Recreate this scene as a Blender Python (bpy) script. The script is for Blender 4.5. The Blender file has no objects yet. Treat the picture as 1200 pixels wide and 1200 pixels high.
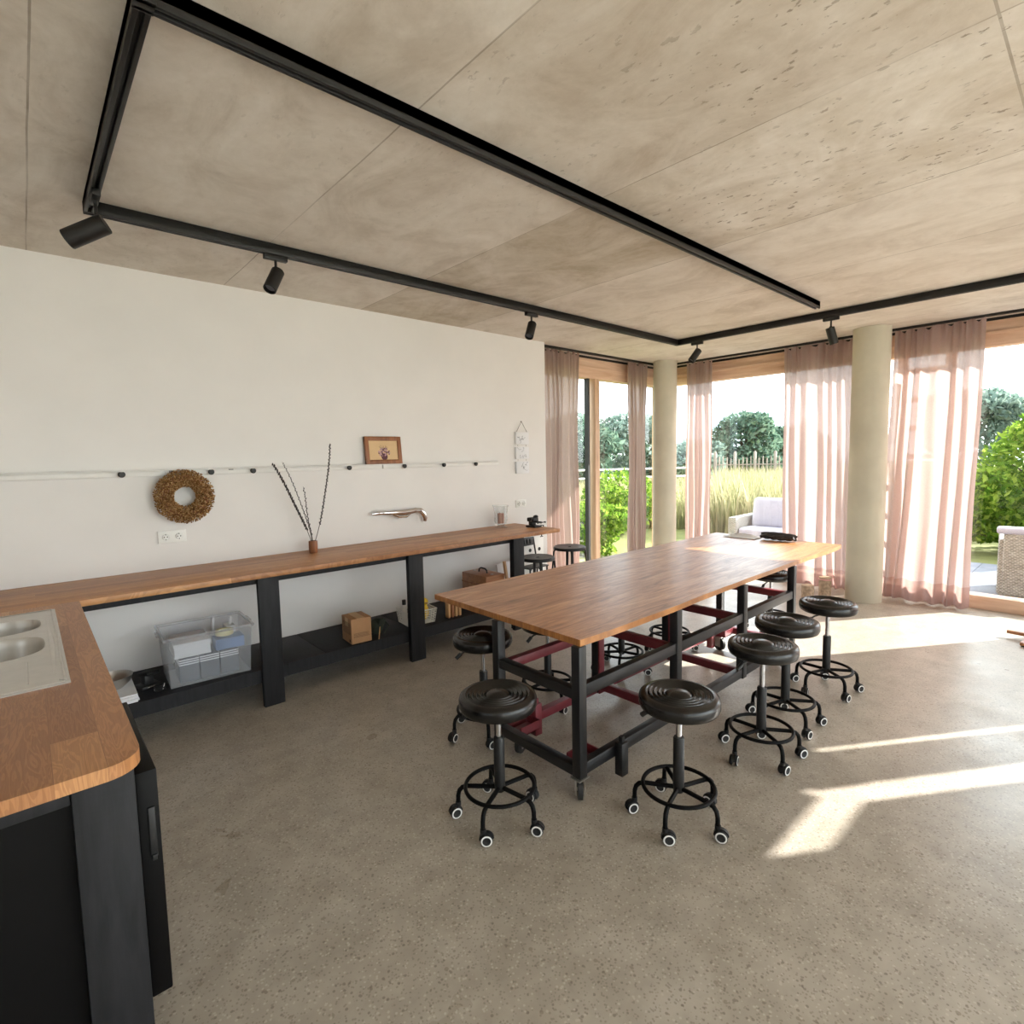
import bpy, bmesh, math, random
import numpy as np
from mathutils import Vector, Matrix, Euler

PI = math.pi
random.seed(7)
SC = bpy.context.scene
COL = SC.collection

# ------------------------------------------------------------------ helpers
def srgb(r, g, b):
    f = lambda c: (c / 12.92 if c <= 0.04045 else ((c + 0.055) / 1.055) ** 2.4)
    return (f(r / 255), f(g / 255), f(b / 255), 1.0)

class G:
    """collects shapes into one bmesh"""
    def __init__(self):
        self.bm = bmesh.new(); self.mi = 0
    def _new(self, tmp, M):
        vm = {}
        for v in tmp.verts: vm[v] = self.bm.verts.new(M @ v.co)
        for f in tmp.faces:
            try:
                nf = self.bm.faces.new([vm[v] for v in f.verts]); nf.material_index = self.mi
            except ValueError: pass
        tmp.free()
    def box(self, size, c=(0, 0, 0), rot=(0, 0, 0), bev=0.0, seg=2):
        t = bmesh.new(); bmesh.ops.create_cube(t, size=1)
        for v in t.verts: v.co = Vector((v.co.x * size[0], v.co.y * size[1], v.co.z * size[2]))
        if bev > 0:
            bmesh.ops.bevel(t, geom=list(t.edges), offset=min(bev, min(size) * .49), segments=seg, affect='EDGES', profile=.5)
        self._new(t, Matrix.Translation(c) @ Euler(rot).to_matrix().to_4x4()); return self
    def span(self, x0, x1, y0, y1, z0, z1, bev=0.0):
        return self.box((abs(x1 - x0), abs(y1 - y0), abs(z1 - z0)), ((x0 + x1) / 2, (y0 + y1) / 2, (z0 + z1) / 2), bev=bev)
    def lathe(self, prof, c=(0, 0, 0), seg=32, M=None, close=False):
        """prof: list of (r,z); r==0 makes a pole"""
        M = Matrix.Translation(c) @ (M if M is not None else Matrix.Identity(4))
        rings = []
        for r, z in prof:
            if r <= 1e-7: rings.append([self.bm.verts.new(M @ Vector((0, 0, z)))])
            else: rings.append([self.bm.verts.new(M @ Vector((r * math.cos(2 * PI * k / seg), r * math.sin(2 * PI * k / seg), z))) for k in range(seg)])
        n = len(rings)
        for i in range(n if close else n - 1):
            a, b = rings[i], rings[(i + 1) % n]
            for k in range(seg):
                k2 = (k + 1) % seg
                if len(a) == 1 and len(b) == 1: continue
                if len(a) == 1: vs = [a[0], b[k], b[k2]]
                elif len(b) == 1: vs = [a[k], a[k2], b[0]]
                else: vs = [a[k], a[k2], b[k2], b[k]]
                try:
                    f = self.bm.faces.new(vs); f.material_index = self.mi
                except ValueError: pass
        return self
    def cyl(self, p0, p1, r, r2=None, seg=16):
        p0, p1 = Vector(p0), Vector(p1); d = p1 - p0; L = d.length
        q = d.to_track_quat('Z', 'Y').to_matrix().to_4x4()
        return self.lathe([(0, 0), (r, 0), (r if r2 is None else r2, L), (0, L)], p0, seg, q)
    def tube(self, pts, r, seg=8, closed=False, squash=None):
        pts = [Vector(p) for p in pts]; n = len(pts)
        rs = r if isinstance(r, (list, tuple)) else [r] * n
        rings = []; up = None
        for i, p in enumerate(pts):
            if closed: t = pts[(i + 1) % n] - pts[i - 1]
            else: t = pts[min(i + 1, n - 1)] - pts[max(i - 1, 0)]
            t.normalize()
            if up is None:
                up = Vector((0, 0, 1)) if abs(t.z) < .9 else Vector((1, 0, 0))
            s = t.cross(up)
            if s.length < 1e-5: s = t.orthogonal()
            s.normalize(); u = s.cross(t).normalized(); up = u
            k1, k2 = (1, 1) if squash is None else squash
            rings.append([self.bm.verts.new(p + (s * math.cos(2 * PI * k / seg) * k1 + u * math.sin(2 * PI * k / seg) * k2) * rs[i]) for k in range(seg)])
        for i in range(n if closed else n - 1):
            a, b = rings[i], rings[(i + 1) % n]
            for k in range(seg):
                f = self.bm.faces.new([a[k], a[(k + 1) % seg], b[(k + 1) % seg], b[k]]); f.material_index = self.mi
        if not closed:
            for ring, rev in ((rings[0], True), (rings[-1], False)):
                f = self.bm.faces.new(ring[::-1] if rev else ring); f.material_index = self.mi
        return self
    def ball(self, c, r, seg=16, rot=(0, 0, 0)):
        r = (r, r, r) if not isinstance(r, (tuple, list)) else r
        t = bmesh.new(); bmesh.ops.create_uvsphere(t, u_segments=seg, v_segments=max(6, seg // 2), radius=1)
        self._new(t, Matrix.Translation(c) @ Euler(rot).to_matrix().to_4x4() @ Matrix.Diagonal((*r, 1))); return self
    def prism(self, poly, z0, z1, M=None):
        """poly: (x,y) outline extruded from z0 to z1"""
        M = M if M is not None else Matrix.Identity(4)
        a = [self.bm.verts.new(M @ Vector((x, y, z0))) for x, y in poly]
        b = [self.bm.verts.new(M @ Vector((x, y, z1))) for x, y in poly]
        n = len(poly); fs = [self.bm.faces.new(a[::-1]), self.bm.faces.new(b)]
        for k in range(n): fs.append(self.bm.faces.new([a[k], a[(k + 1) % n], b[(k + 1) % n], b[k]]))
        for f in fs: f.material_index = self.mi
        return self
    def quad(self, vs):
        f = self.bm.faces.new([self.bm.verts.new(v) for v in vs]); f.material_index = self.mi; return self

def obj(name, g, mats, parent=None, loc=(0, 0, 0), rz=0.0, sharp=0.6):
    bm = g.bm if isinstance(g, G) else g
    bmesh.ops.recalc_face_normals(bm, faces=bm.faces)
    me = bpy.data.meshes.new(name); bm.to_mesh(me); bm.free()
    for m in (mats if isinstance(mats, (list, tuple)) else [mats]): me.materials.append(m)
    me.polygons.foreach_set('use_smooth', [True] * len(me.polygons))
    me.set_sharp_from_angle(angle=sharp)
    o = bpy.data.objects.new(name, me); COL.objects.link(o)
    o.location = loc; o.rotation_euler = (0, 0, rz)
    if parent: o.parent = parent
    return o

def tag(o, label, cat, group=None, kind=None):
    o['label'] = label; o['category'] = cat
    if group: o['group'] = group
    if kind: o['kind'] = kind
    return o

def thing(name, label, cat, loc=(0, 0, 0), rz=0.0, group=None):
    o = bpy.data.objects.new(name, None); o.empty_display_size = .05
    COL.objects.link(o); o.location = loc; o.rotation_euler = (0, 0, rz)
    return tag(o, label, cat, group)

def structure(name, g, m, label, cat):
    o = obj(name, g, m); o['kind'] = 'structure'; return tag(o, label, cat)

def structure_empty(name, label, cat):
    o = thing(name, label, cat); o['kind'] = 'structure'; return o

def copy_tree(o, parent=None):
    c = o.copy(); COL.objects.link(c)
    if parent: c.parent = parent
    for ch in list(o.children): copy_tree(ch, c)
    return c

# ------------------------------------------------------------------ materials
class N:
    def __init__(self, name):
        self.m = bpy.data.materials.new(name); self.m.use_nodes = True
        self.t = self.m.node_tree; self.n = self.t.nodes
        self.b = self.n['Principled BSDF']; self.out = self.n['Material Output']
    def add(self, kind, **kw):
        x = self.n.new(kind)
        for k, v in kw.items():
            if k.startswith('i_'):
                x.inputs[k[2:].replace('_', ' ')].default_value = v
            else: setattr(x, k, v)
        return x
    def link(self, a, b): self.t.links.new(a, b)
    def coord(self, scale=(1, 1, 1), rot=(0, 0, 0), loc=(0, 0, 0)):
        c = self.add('ShaderNodeTexCoord'); mp = self.add('ShaderNodeMapping')
        mp.inputs['Scale'].default_value = scale; mp.inputs['Rotation'].default_value = rot; mp.inputs['Location'].default_value = loc
        self.link(c.outputs['Object'], mp.inputs['Vector']); return mp.outputs['Vector']
    def noise(self, vec, scale, detail=4, rough=.55, dist=0):
        x = self.add('ShaderNodeTexNoise'); x.inputs['Scale'].default_value = scale; x.inputs['Detail'].default_value = detail
        x.inputs['Roughness'].default_value = rough; x.inputs['Distortion'].default_value = dist
        self.link(vec, x.inputs['Vector']); return x.outputs['Fac']
    def ramp(self, fac, stops, interp='LINEAR'):
        x = self.add('ShaderNodeValToRGB'); x.color_ramp.interpolation = interp
        e = x.color_ramp.elements
        while len(e) < len(stops): e.new(.5)
        for i, (p, c) in enumerate(stops):
            e[i].position = p; e[i].color = c if len(c) == 4 else (*c, 1)
        self.link(fac, x.inputs['Fac']); return x.outputs['Color']
    def mix(self, fac, a, b, mode='MIX'):
        x = self.add('ShaderNodeMix'); x.data_type = 'RGBA'; x.blend_type = mode
        for sock, v in ((x.inputs['Factor'], fac), (x.inputs['A'] if False else x.inputs[6], a), (x.inputs[7], b)):
            if hasattr(v, 'is_output'): self.link(v, sock)
            else: sock.default_value = v
        return x.outputs[2]
    def math(self, op, a, b=0.0, c=0.0):
        x = self.add('ShaderNodeMath'); x.operation = op
        for i, v in enumerate((a, b, c)):
            if hasattr(v, 'is_output'): self.link(v, x.inputs[i])
            else: x.inputs[i].default_value = v
        return x.outputs[0]
    def bump(self, h, strength=.2, dist=.01):
        x = self.add('ShaderNodeBump'); x.inputs['Strength'].default_value = strength; x.inputs['Distance'].default_value = dist
        self.link(h, x.inputs['Height']); self.link(x.outputs['Normal'], self.b.inputs['Normal'])
    def sep(self, vec):
        x = self.add('ShaderNodeSeparateXYZ'); self.link(vec, x.inputs[0]); return x.outputs

W1 = (1, 1, 1, 1); B0 = (0, 0, 0, 1)
def plain(name, col, rough=.5, metal=0.0, var=.12, scale=9.0, bump=0.0, spec=None, trans=0.0, coat=0.0, bscale=120):
    n = N(name); v = n.coord()
    f = n.noise(v, scale, 4)
    dark = tuple(c * (1 - var) for c in col[:3]) + (1,); lite = tuple(min(1, c * (1 + var)) for c in col[:3]) + (1,)
    n.link(n.ramp(f, [(.3, dark), (.7, lite)]), n.b.inputs['Base Color'])
    n.b.inputs['Roughness'].default_value = rough; n.b.inputs['Metallic'].default_value = metal
    if spec is not None: n.b.inputs['Specular IOR Level'].default_value = spec
    if coat: n.b.inputs['Coat Weight'].default_value = coat; n.b.inputs['Coat Roughness'].default_value = .1
    if trans: n.b.inputs['Transmission Weight'].default_value = trans
    if bump: n.bump(n.noise(v, bscale, 3), bump, .004)
    return n.m

def mat_floor():
    n = N('polished_concrete'); v = n.coord()
    big = n.noise(v, .9, 5, .6, .4); med = n.noise(v, 7, 5, .6)
    base = n.ramp(big, [(.3, srgb(152, 142, 130)), (.55, srgb(168, 159, 147)), (.75, srgb(182, 174, 162))])
    base = n.mix(.35, base, n.ramp(med, [(.35, srgb(134, 124, 108)), (.65, srgb(184, 175, 160))]))
    def specks(scale, thr, col, b, amt):
        vo = n.add('ShaderNodeTexVoronoi'); vo.inputs['Scale'].default_value = scale; n.link(v, vo.inputs['Vector'])
        wn = n.add('ShaderNodeTexWhiteNoise'); n.link(vo.outputs['Color'], wn.inputs['Vector'])
        a = n.math('LESS_THAN', vo.outputs['Distance'], thr); c = n.math('LESS_THAN', wn.outputs['Value'], amt)
        return n.mix(n.math('MULTIPLY', n.math('MULTIPLY', a, c), .6), b, col)
    base = specks(120, .42, srgb(128, 118, 104), base, .35)
    base = specks(75, .36, srgb(108, 98, 85), base, .14)
    base = specks(95, .40, srgb(190, 182, 168), base, .20)
    base = specks(36, .25, srgb(126, 114, 98), base, .10)
    n.link(base, n.b.inputs['Base Color'])
    r = n.ramp(n.noise(v, 3, 4), [(.3, (.27, .27, .27)), (.7, (.40, .40, .40))])
    n.link(r, n.b.inputs['Roughness'])
    n.b.inputs['Specular IOR Level'].default_value = .5
    n.bump(n.noise(v, 60, 4), .06, .004)
    return n.m

def mat_ceiling():
    n = N('board_formed_concrete'); v = n.coord()
    s = n.sep(v)
    big = n.noise(v, .8, 6, .62, .6)
    base = n.ramp(big, [(.28, srgb(192, 182, 171)), (.5, srgb(215, 207, 197)), (.72, srgb(229, 223, 215))])
    # formwork sheets: a sheet every 1.03 m along x, a joint along x at y .29
    u = n.math('DIVIDE', n.math('SUBTRACT', s[0], .10), 1.035)
    wob = n.math('MULTIPLY', n.math('SUBTRACT', n.noise(v, 1.7, 3), .5), .012)
    u2 = n.math('ADD', u, wob)
    idx = n.math('FLOOR', u2)
    row = n.math('FLOOR', n.math('DIVIDE', n.math('SUBTRACT', s[1], .29), 2.6))
    cmb = n.add('ShaderNodeCombineXYZ'); n.link(idx, cmb.inputs[0]); n.link(row, cmb.inputs[1])
    wn = n.add('ShaderNodeTexWhiteNoise'); n.link(cmb.outputs[0], wn.inputs['Vector'])
    base = n.mix(1.0, base, n.ramp(wn.outputs['Value'], [(0, (.95, .945, .94)), (1, (1.0, 1.0, 1.0))]), 'MULTIPLY')
    warp = n.math('MULTIPLY', n.math('SUBTRACT', n.noise(v, 1.5, 4), .5), .9)
    yw = n.math('ADD', s[1], warp)
    south = n.ramp(n.math('MULTIPLY_ADD', yw, -.9, 2.0), [(.35, (0, 0, 0)), (.75, (1, 1, 1))])
    north = n.math('SUBTRACT', 1.0, south)
    i1 = n.math('COMPARE', idx, 1.0, .1); i2 = n.math('COMPARE', idx, 2.0, .1)
    # sheet two is darker and browner away from the white wall, sheet three is stained olive towards it
    base = n.mix(n.math('MULTIPLY', n.math('MULTIPLY', i1, south), n.ramp(n.noise(v, 1.3, 5, .6, .6), [(.3, (.3, .3, .3)), (.65, (.9, .9, .9))])), base, srgb(158, 139, 115))
    base = n.mix(n.math('MULTIPLY', n.math('MULTIPLY', i2, north), n.ramp(n.noise(v, 1.9, 6, .65, .8), [(.34, (.15, .15, .15)), (.58, (1, 1, 1))])), base, srgb(148, 132, 102))
    base = n.mix(n.math('MULTIPLY', n.math('MULTIPLY', i2, south), n.ramp(n.noise(v, 2.2, 6, .65, .8), [(.4, (0, 0, 0)), (.65, (.8, .8, .8))])), base, srgb(164, 147, 119))
    st2 = n.ramp(n.noise(n.coord((1, .45, 1), (0, 0, .25)), 2.3, 7, .66, 1.0), [(.54, (0, 0, 0)), (.72, (1, 1, 1))])
    base = n.mix(n.math('MULTIPLY', st2, .30), base, srgb(160, 144, 120))
    base = n.mix(.35, base, n.ramp(n.noise(v, 16, 6, .7), [(.3, srgb(186, 174, 156)), (.7, srgb(226, 218, 204))]))
    base = n.mix(.38, base, n.ramp(n.noise(n.coord((1, .6, 1), (0, 0, -.3)), 3.2, 9, .68, .9), [(.34, srgb(170, 155, 138)), (.52, srgb(214, 205, 193)), (.68, srgb(232, 226, 218))]))
    # seams
    fr = n.math('FRACT', u2)
    seam = n.math('MINIMUM', fr, n.math('SUBTRACT', 1.0, fr))
    seamm = n.math('LESS_THAN', seam, .0032)
    yy = n.math('LESS_THAN', n.math('ABSOLUTE', n.math('SUBTRACT', s[1], .29)), .004)
    seamm = n.math('MAXIMUM', seamm, yy)
    base = n.mix(n.math('MULTIPLY', seamm, n.ramp(n.noise(v, 2.4, 3), [(.3, (.12, .12, .12)), (.7, (.75, .75, .75))])), base, srgb(118, 104, 86))
    # blow holes clustered in bands
    pit = n.noise(n.coord((1, .5, 1), (0, 0, -.5)), 30, 4, .62)
    pm = n.ramp(pit, [(.615, (0, 0, 0)), (.64, (1, 1, 1))])
    cl0 = n.ramp(n.noise(v, 1.25, 4, .6), [(.44, (0, 0, 0)), (.60, (1, 1, 1))])
    cl = n.math('MULTIPLY', cl0, n.math('MULTIPLY_ADD', n.math('MULTIPLY', n.math('ADD', i1, i2), south), .8, .2))
    pits = n.math('MULTIPLY', pm, cl)
    base = n.mix(n.math('MULTIPLY', pits, .7), base, srgb(112, 97, 78))
    n.link(base, n.b.inputs['Base Color'])
    n.b.inputs['Roughness'].default_value = .75
    h = n.math('SUBTRACT', n.math('SUBTRACT', n.math('MULTIPLY', n.noise(v, 5, 6), .4), n.math('MULTIPLY', pits, .6)), n.math('MULTIPLY', seamm, .5))
    n.bump(h, .35, .012)
    return n.m

def mat_staves(name, along_y, width, length):
    n = N(name); rot = (0, 0, PI / 2) if along_y else (0, 0, 0)
    v = n.coord((1, 1, 1), rot)
    br = n.add('ShaderNodeTexBrick'); br.offset = .37; br.offset_frequency = 2
    br.inputs['Scale'].default_value = 1.0; br.inputs['Brick Width'].default_value = length; br.inputs['Row Height'].default_value = width
    br.inputs['Mortar Size'].default_value = .0009; br.inputs['Mortar Smooth'].default_value = .6; br.inputs['Bias'].default_value = 0
    br.inputs['Color1'].default_value = (0, 0, 0, 1); br.inputs['Color2'].default_value = W1; br.inputs['Mortar'].default_value = (.25, .25, .25, 1)
    n.link(v, br.inputs['Vector'])
    tone = n.ramp(br.outputs['Color'], [(0, srgb(156, 104, 62)), (.35, srgb(184, 130, 82)), (.7, srgb(198, 146, 96)), (1, srgb(170, 114, 70))])
    # every stave gets its own grain: offset the lookup by the stave tone
    off = n.add('ShaderNodeVectorMath'); off.operation = 'MULTIPLY_ADD'
    n.link(br.outputs['Color'], off.inputs[0]); off.inputs[1].default_value = (3.1, 7.7, 0); n.link(v, off.inputs[2])
    mp = n.add('ShaderNodeMapping'); mp.inputs['Scale'].default_value = (1.0, 7.5, 1.0); n.link(off.outputs[0], mp.inputs['Vector'])
    fig = n.noise(mp.outputs[0], 2.6, 3, .5, 1.1)
    rings = n.math('SINE', n.math('MULTIPLY', fig, 70.0))
    grain = n.ramp(rings, [(0, (.76, .70, .64)), (.55, (1, 1, 1)), (1, (1.0, .98, .95))])
    mp2 = n.add('ShaderNodeMapping'); mp2.inputs['Scale'].default_value = (6, 160, 6); n.link(off.outputs[0], mp2.inputs['Vector'])
    pore = n.ramp(n.noise(mp2.outputs[0], 2.0, 3), [(.3, (.84, .80, .76)), (.55, (1, 1, 1))])
    c = n.mix(.75, tone, grain, 'MULTIPLY'); c = n.mix(.8, c, pore, 'MULTIPLY')
    c = n.mix(n.math('MULTIPLY', br.outputs['Fac'], .5), c, srgb(96, 58, 34))
    n.link(c, n.b.inputs['Base Color']); n.b.inputs['Roughness'].default_value = .42
    n.bump(rings, .05, .002)
    return n.m

def mat_tabletop():
    n = N('old_plank_wood'); v = n.coord()
    g1 = n.noise(n.coord((1.0, 9, 1)), 2.4, 8, .68, 1.0)
    g2 = n.noise(n.coord((5, 110, 5)), 1.6, 5, .6, .3)
    big = n.noise(n.coord((.7, 2.2, 1)), 1.6, 4, .55, .6)
    c = n.ramp(g1, [(.27, srgb(100, 60, 32)), (.42, srgb(158, 104, 56)), (.58, srgb(186, 128, 72)), (.75, srgb(204, 150, 92))])
    c = n.mix(.75, c, n.ramp(g2, [(.3, (.66, .58, .52)), (.55, (1, 1, 1))]), 'MULTIPLY')
    c = n.mix(.55, c, n.ramp(big, [(.35, (.80, .72, .68)), (.6, (1.04, 1.0, .95))]), 'MULTIPLY')
    vo = n.add('ShaderNodeTexVoronoi'); vo.inputs['Scale'].default_value = 2.3; n.link(n.coord((1, 1.6, 1)), vo.inputs['Vector'])
    kn = n.ramp(vo.outputs['Distance'], [(.025, (1, 1, 1)), (.05, (0, 0, 0))])
    c = n.mix(n.math('MULTIPLY', kn, .8), c, srgb(46, 26, 16))
    dk = n.ramp(n.noise(n.coord((3.0, 26, 1)), 1.3, 4, .6, .4), [(.66, (0, 0, 0)), (.74, (1, 1, 1))])
    c = n.mix(n.math('MULTIPLY', dk, .6), c, srgb(70, 42, 26))
    n.link(c, n.b.inputs['Base Color'])
    n.link(n.ramp(g1, [(.3, (.48, .48, .48)), (.7, (.33, .33, .33))]), n.b.inputs['Roughness'])
    n.b.inputs['Coat Weight'].default_value = .28; n.b.inputs['Coat Roughness'].default_value = .30
    n.bump(n.math('ADD', g1, n.math('MULTIPLY', g2, .5)), .32, .006)
    return n.m

def mat_wood(name, dark, light, axis=0, rough=.5, scale=1.0):
    n = N(name); s = [12 * scale] * 3; s[axis] = 1.0 * scale
    g = n.noise(n.coord(tuple(s)), 2.0, 6, .6, .6)
    n.link(n.ramp(g, [(.3, dark), (.7, light)]), n.b.inputs['Base Color'])
    n.b.inputs['Roughness'].default_value = rough; n.bump(g, .12, .003)
    return n.m

def mat_black_wood():
    n = N('black_stained_wood'); g = n.noise(n.coord((14, 14, 1.6)), 3, 5, .6, .3); g2 = n.noise(n.coord((2, 22, 22)), 3, 5)
    n.link(n.ramp(g, [(.3, srgb(21, 21, 23)), (.7, srgb(35, 35, 38))]), n.b.inputs['Base Color'])
    n.b.inputs['Roughness'].default_value = .6; n.b.inputs['Specular IOR Level'].default_value = .3; n.bump(n.math('ADD', g, g2), .18, .003)
    return n.m

def mat_glass():
    n = N('window_glass'); n.n.remove(n.b)
    tr = n.add('ShaderNodeBsdfTransparent'); tr.inputs['Color'].default_value = (.97, .985, .975, 1)
    gl = n.add('ShaderNodeBsdfGlossy'); gl.inputs['Roughness'].default_value = .0
    lw = n.add('ShaderNodeLayerWeight'); lw.inputs['Blend'].default_value = .5
    fr = n.math('MULTIPLY_ADD', n.math('POWER', lw.outputs['Facing'], 5.0), .9, .03)
    mx = n.add('ShaderNodeMixShader'); n.link(fr, mx.inputs[0]); n.link(tr.outputs[0], mx.inputs[1]); n.link(gl.outputs[0], mx.inputs[2])
    n.link(mx.outputs[0], n.out.inputs['Surface']); return n.m

def mat_clear(name, tint, rough=.05, haze=.12):
    n = N(name); n.n.remove(n.b)
    tr = n.add('ShaderNodeBsdfTransparent'); tr.inputs['Color'].default_value = tint
    pb = n.add('ShaderNodeBsdfPrincipled'); pb.inputs['Base Color'].default_value = (.8, .82, .85, 1); pb.inputs['Roughness'].default_value = rough
    lw = n.add('ShaderNodeLayerWeight'); lw.inputs['Blend'].default_value = .35
    f = n.math('ADD', n.math('MULTIPLY', lw.outputs['Facing'], .45), haze)
    mx = n.add('ShaderNodeMixShader'); n.link(f, mx.inputs[0]); n.link(tr.outputs[0], mx.inputs[1]); n.link(pb.outputs[0], mx.inputs[2])
    n.link(mx.outputs[0], n.out.inputs['Surface']); return n.m

def mat_curtain(name, col, see):
    n = N(name); n.n.remove(n.b)
    v = n.coord((1, 1, 1))
    w = n.noise(n.coord((60, 60, 320)), 2.0, 2); w2 = n.noise(n.coord((320, 320, 30)), 2.0, 2)
    weave = n.math('MULTIPLY', n.math('ADD', w, w2), .5)
    c = n.mix(.5, col, n.ramp(weave, [(.35, tuple(k * .8 for k in col[:3]) + (1,)), (.65, tuple(min(1, k * 1.12) for k in col[:3]) + (1,))]))
    df = n.add('ShaderNodeBsdfDiffuse'); tl = n.add('ShaderNodeBsdfTranslucent'); tr = n.add('ShaderNodeBsdfTransparent')
    n.link(c, df.inputs['Color']); n.link(c, tl.inputs['Color']); tr.inputs['Color'].default_value = (1, .94, .92, 1)
    m1 = n.add('ShaderNodeMixShader'); m1.inputs[0].default_value = .5; n.link(df.outputs[0], m1.inputs[1]); n.link(tl.outputs[0], m1.inputs[2])
    m2 = n.add('ShaderNodeMixShader'); n.link(n.ramp(weave, [(.35, (see * 1.5,) * 3), (.65, (see * .5,) * 3)]), m2.inputs[0])
    n.link(m1.outputs[0], m2.inputs[1]); n.link(tr.outputs[0], m2.inputs[2])
    n.link(m2.outputs[0], n.out.inputs['Surface']); return n.m

def mat_leaf(name, c1, c2, c3, trans=.35):
    n = N(name); n.n.remove(n.b)
    ge = n.add('ShaderNodeNewGeometry')
    c = n.ramp(ge.outputs['Random Per Island'], [(0, c1), (.5, c2), (1, c3)])
    df = n.add('ShaderNodeBsdfDiffuse'); tl = n.add('ShaderNodeBsdfTranslucent')
    n.link(c, df.inputs['Color']); n.link(c, tl.inputs['Color'])
    m = n.add('ShaderNodeMixShader'); m.inputs[0].default_value = trans
    n.link(df.outputs[0], m.inputs[1]); n.link(tl.outputs[0], m.inputs[2]); n.link(m.outputs[0], n.out.inputs['Surface']); return n.m

def mat_wicker():
    n = N('grey_wicker'); v = n.coord()
    s = n.sep(v); k = 150.0
    a = n.math('SINE', n.math('MULTIPLY', n.math('ADD', s[0], s[1]), k)); b = n.math('SINE', n.math('MULTIPLY', s[2], k * 1.3))
    w = n.math('MULTIPLY', a, b)
    st = n.noise(n.coord((9, 9, 60)), 2, 3)
    c = n.mix(.6, n.ramp(w, [(.2, srgb(104, 98, 88)), (.75, srgb(190, 186, 176))]), n.ramp(st, [(.3, srgb(120, 114, 104)), (.7, srgb(206, 202, 194))]))
    n.link(c, n.b.inputs['Base Color']); n.b.inputs['Roughness'].default_value = .6; n.bump(w, .6, .006); return n.m

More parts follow.
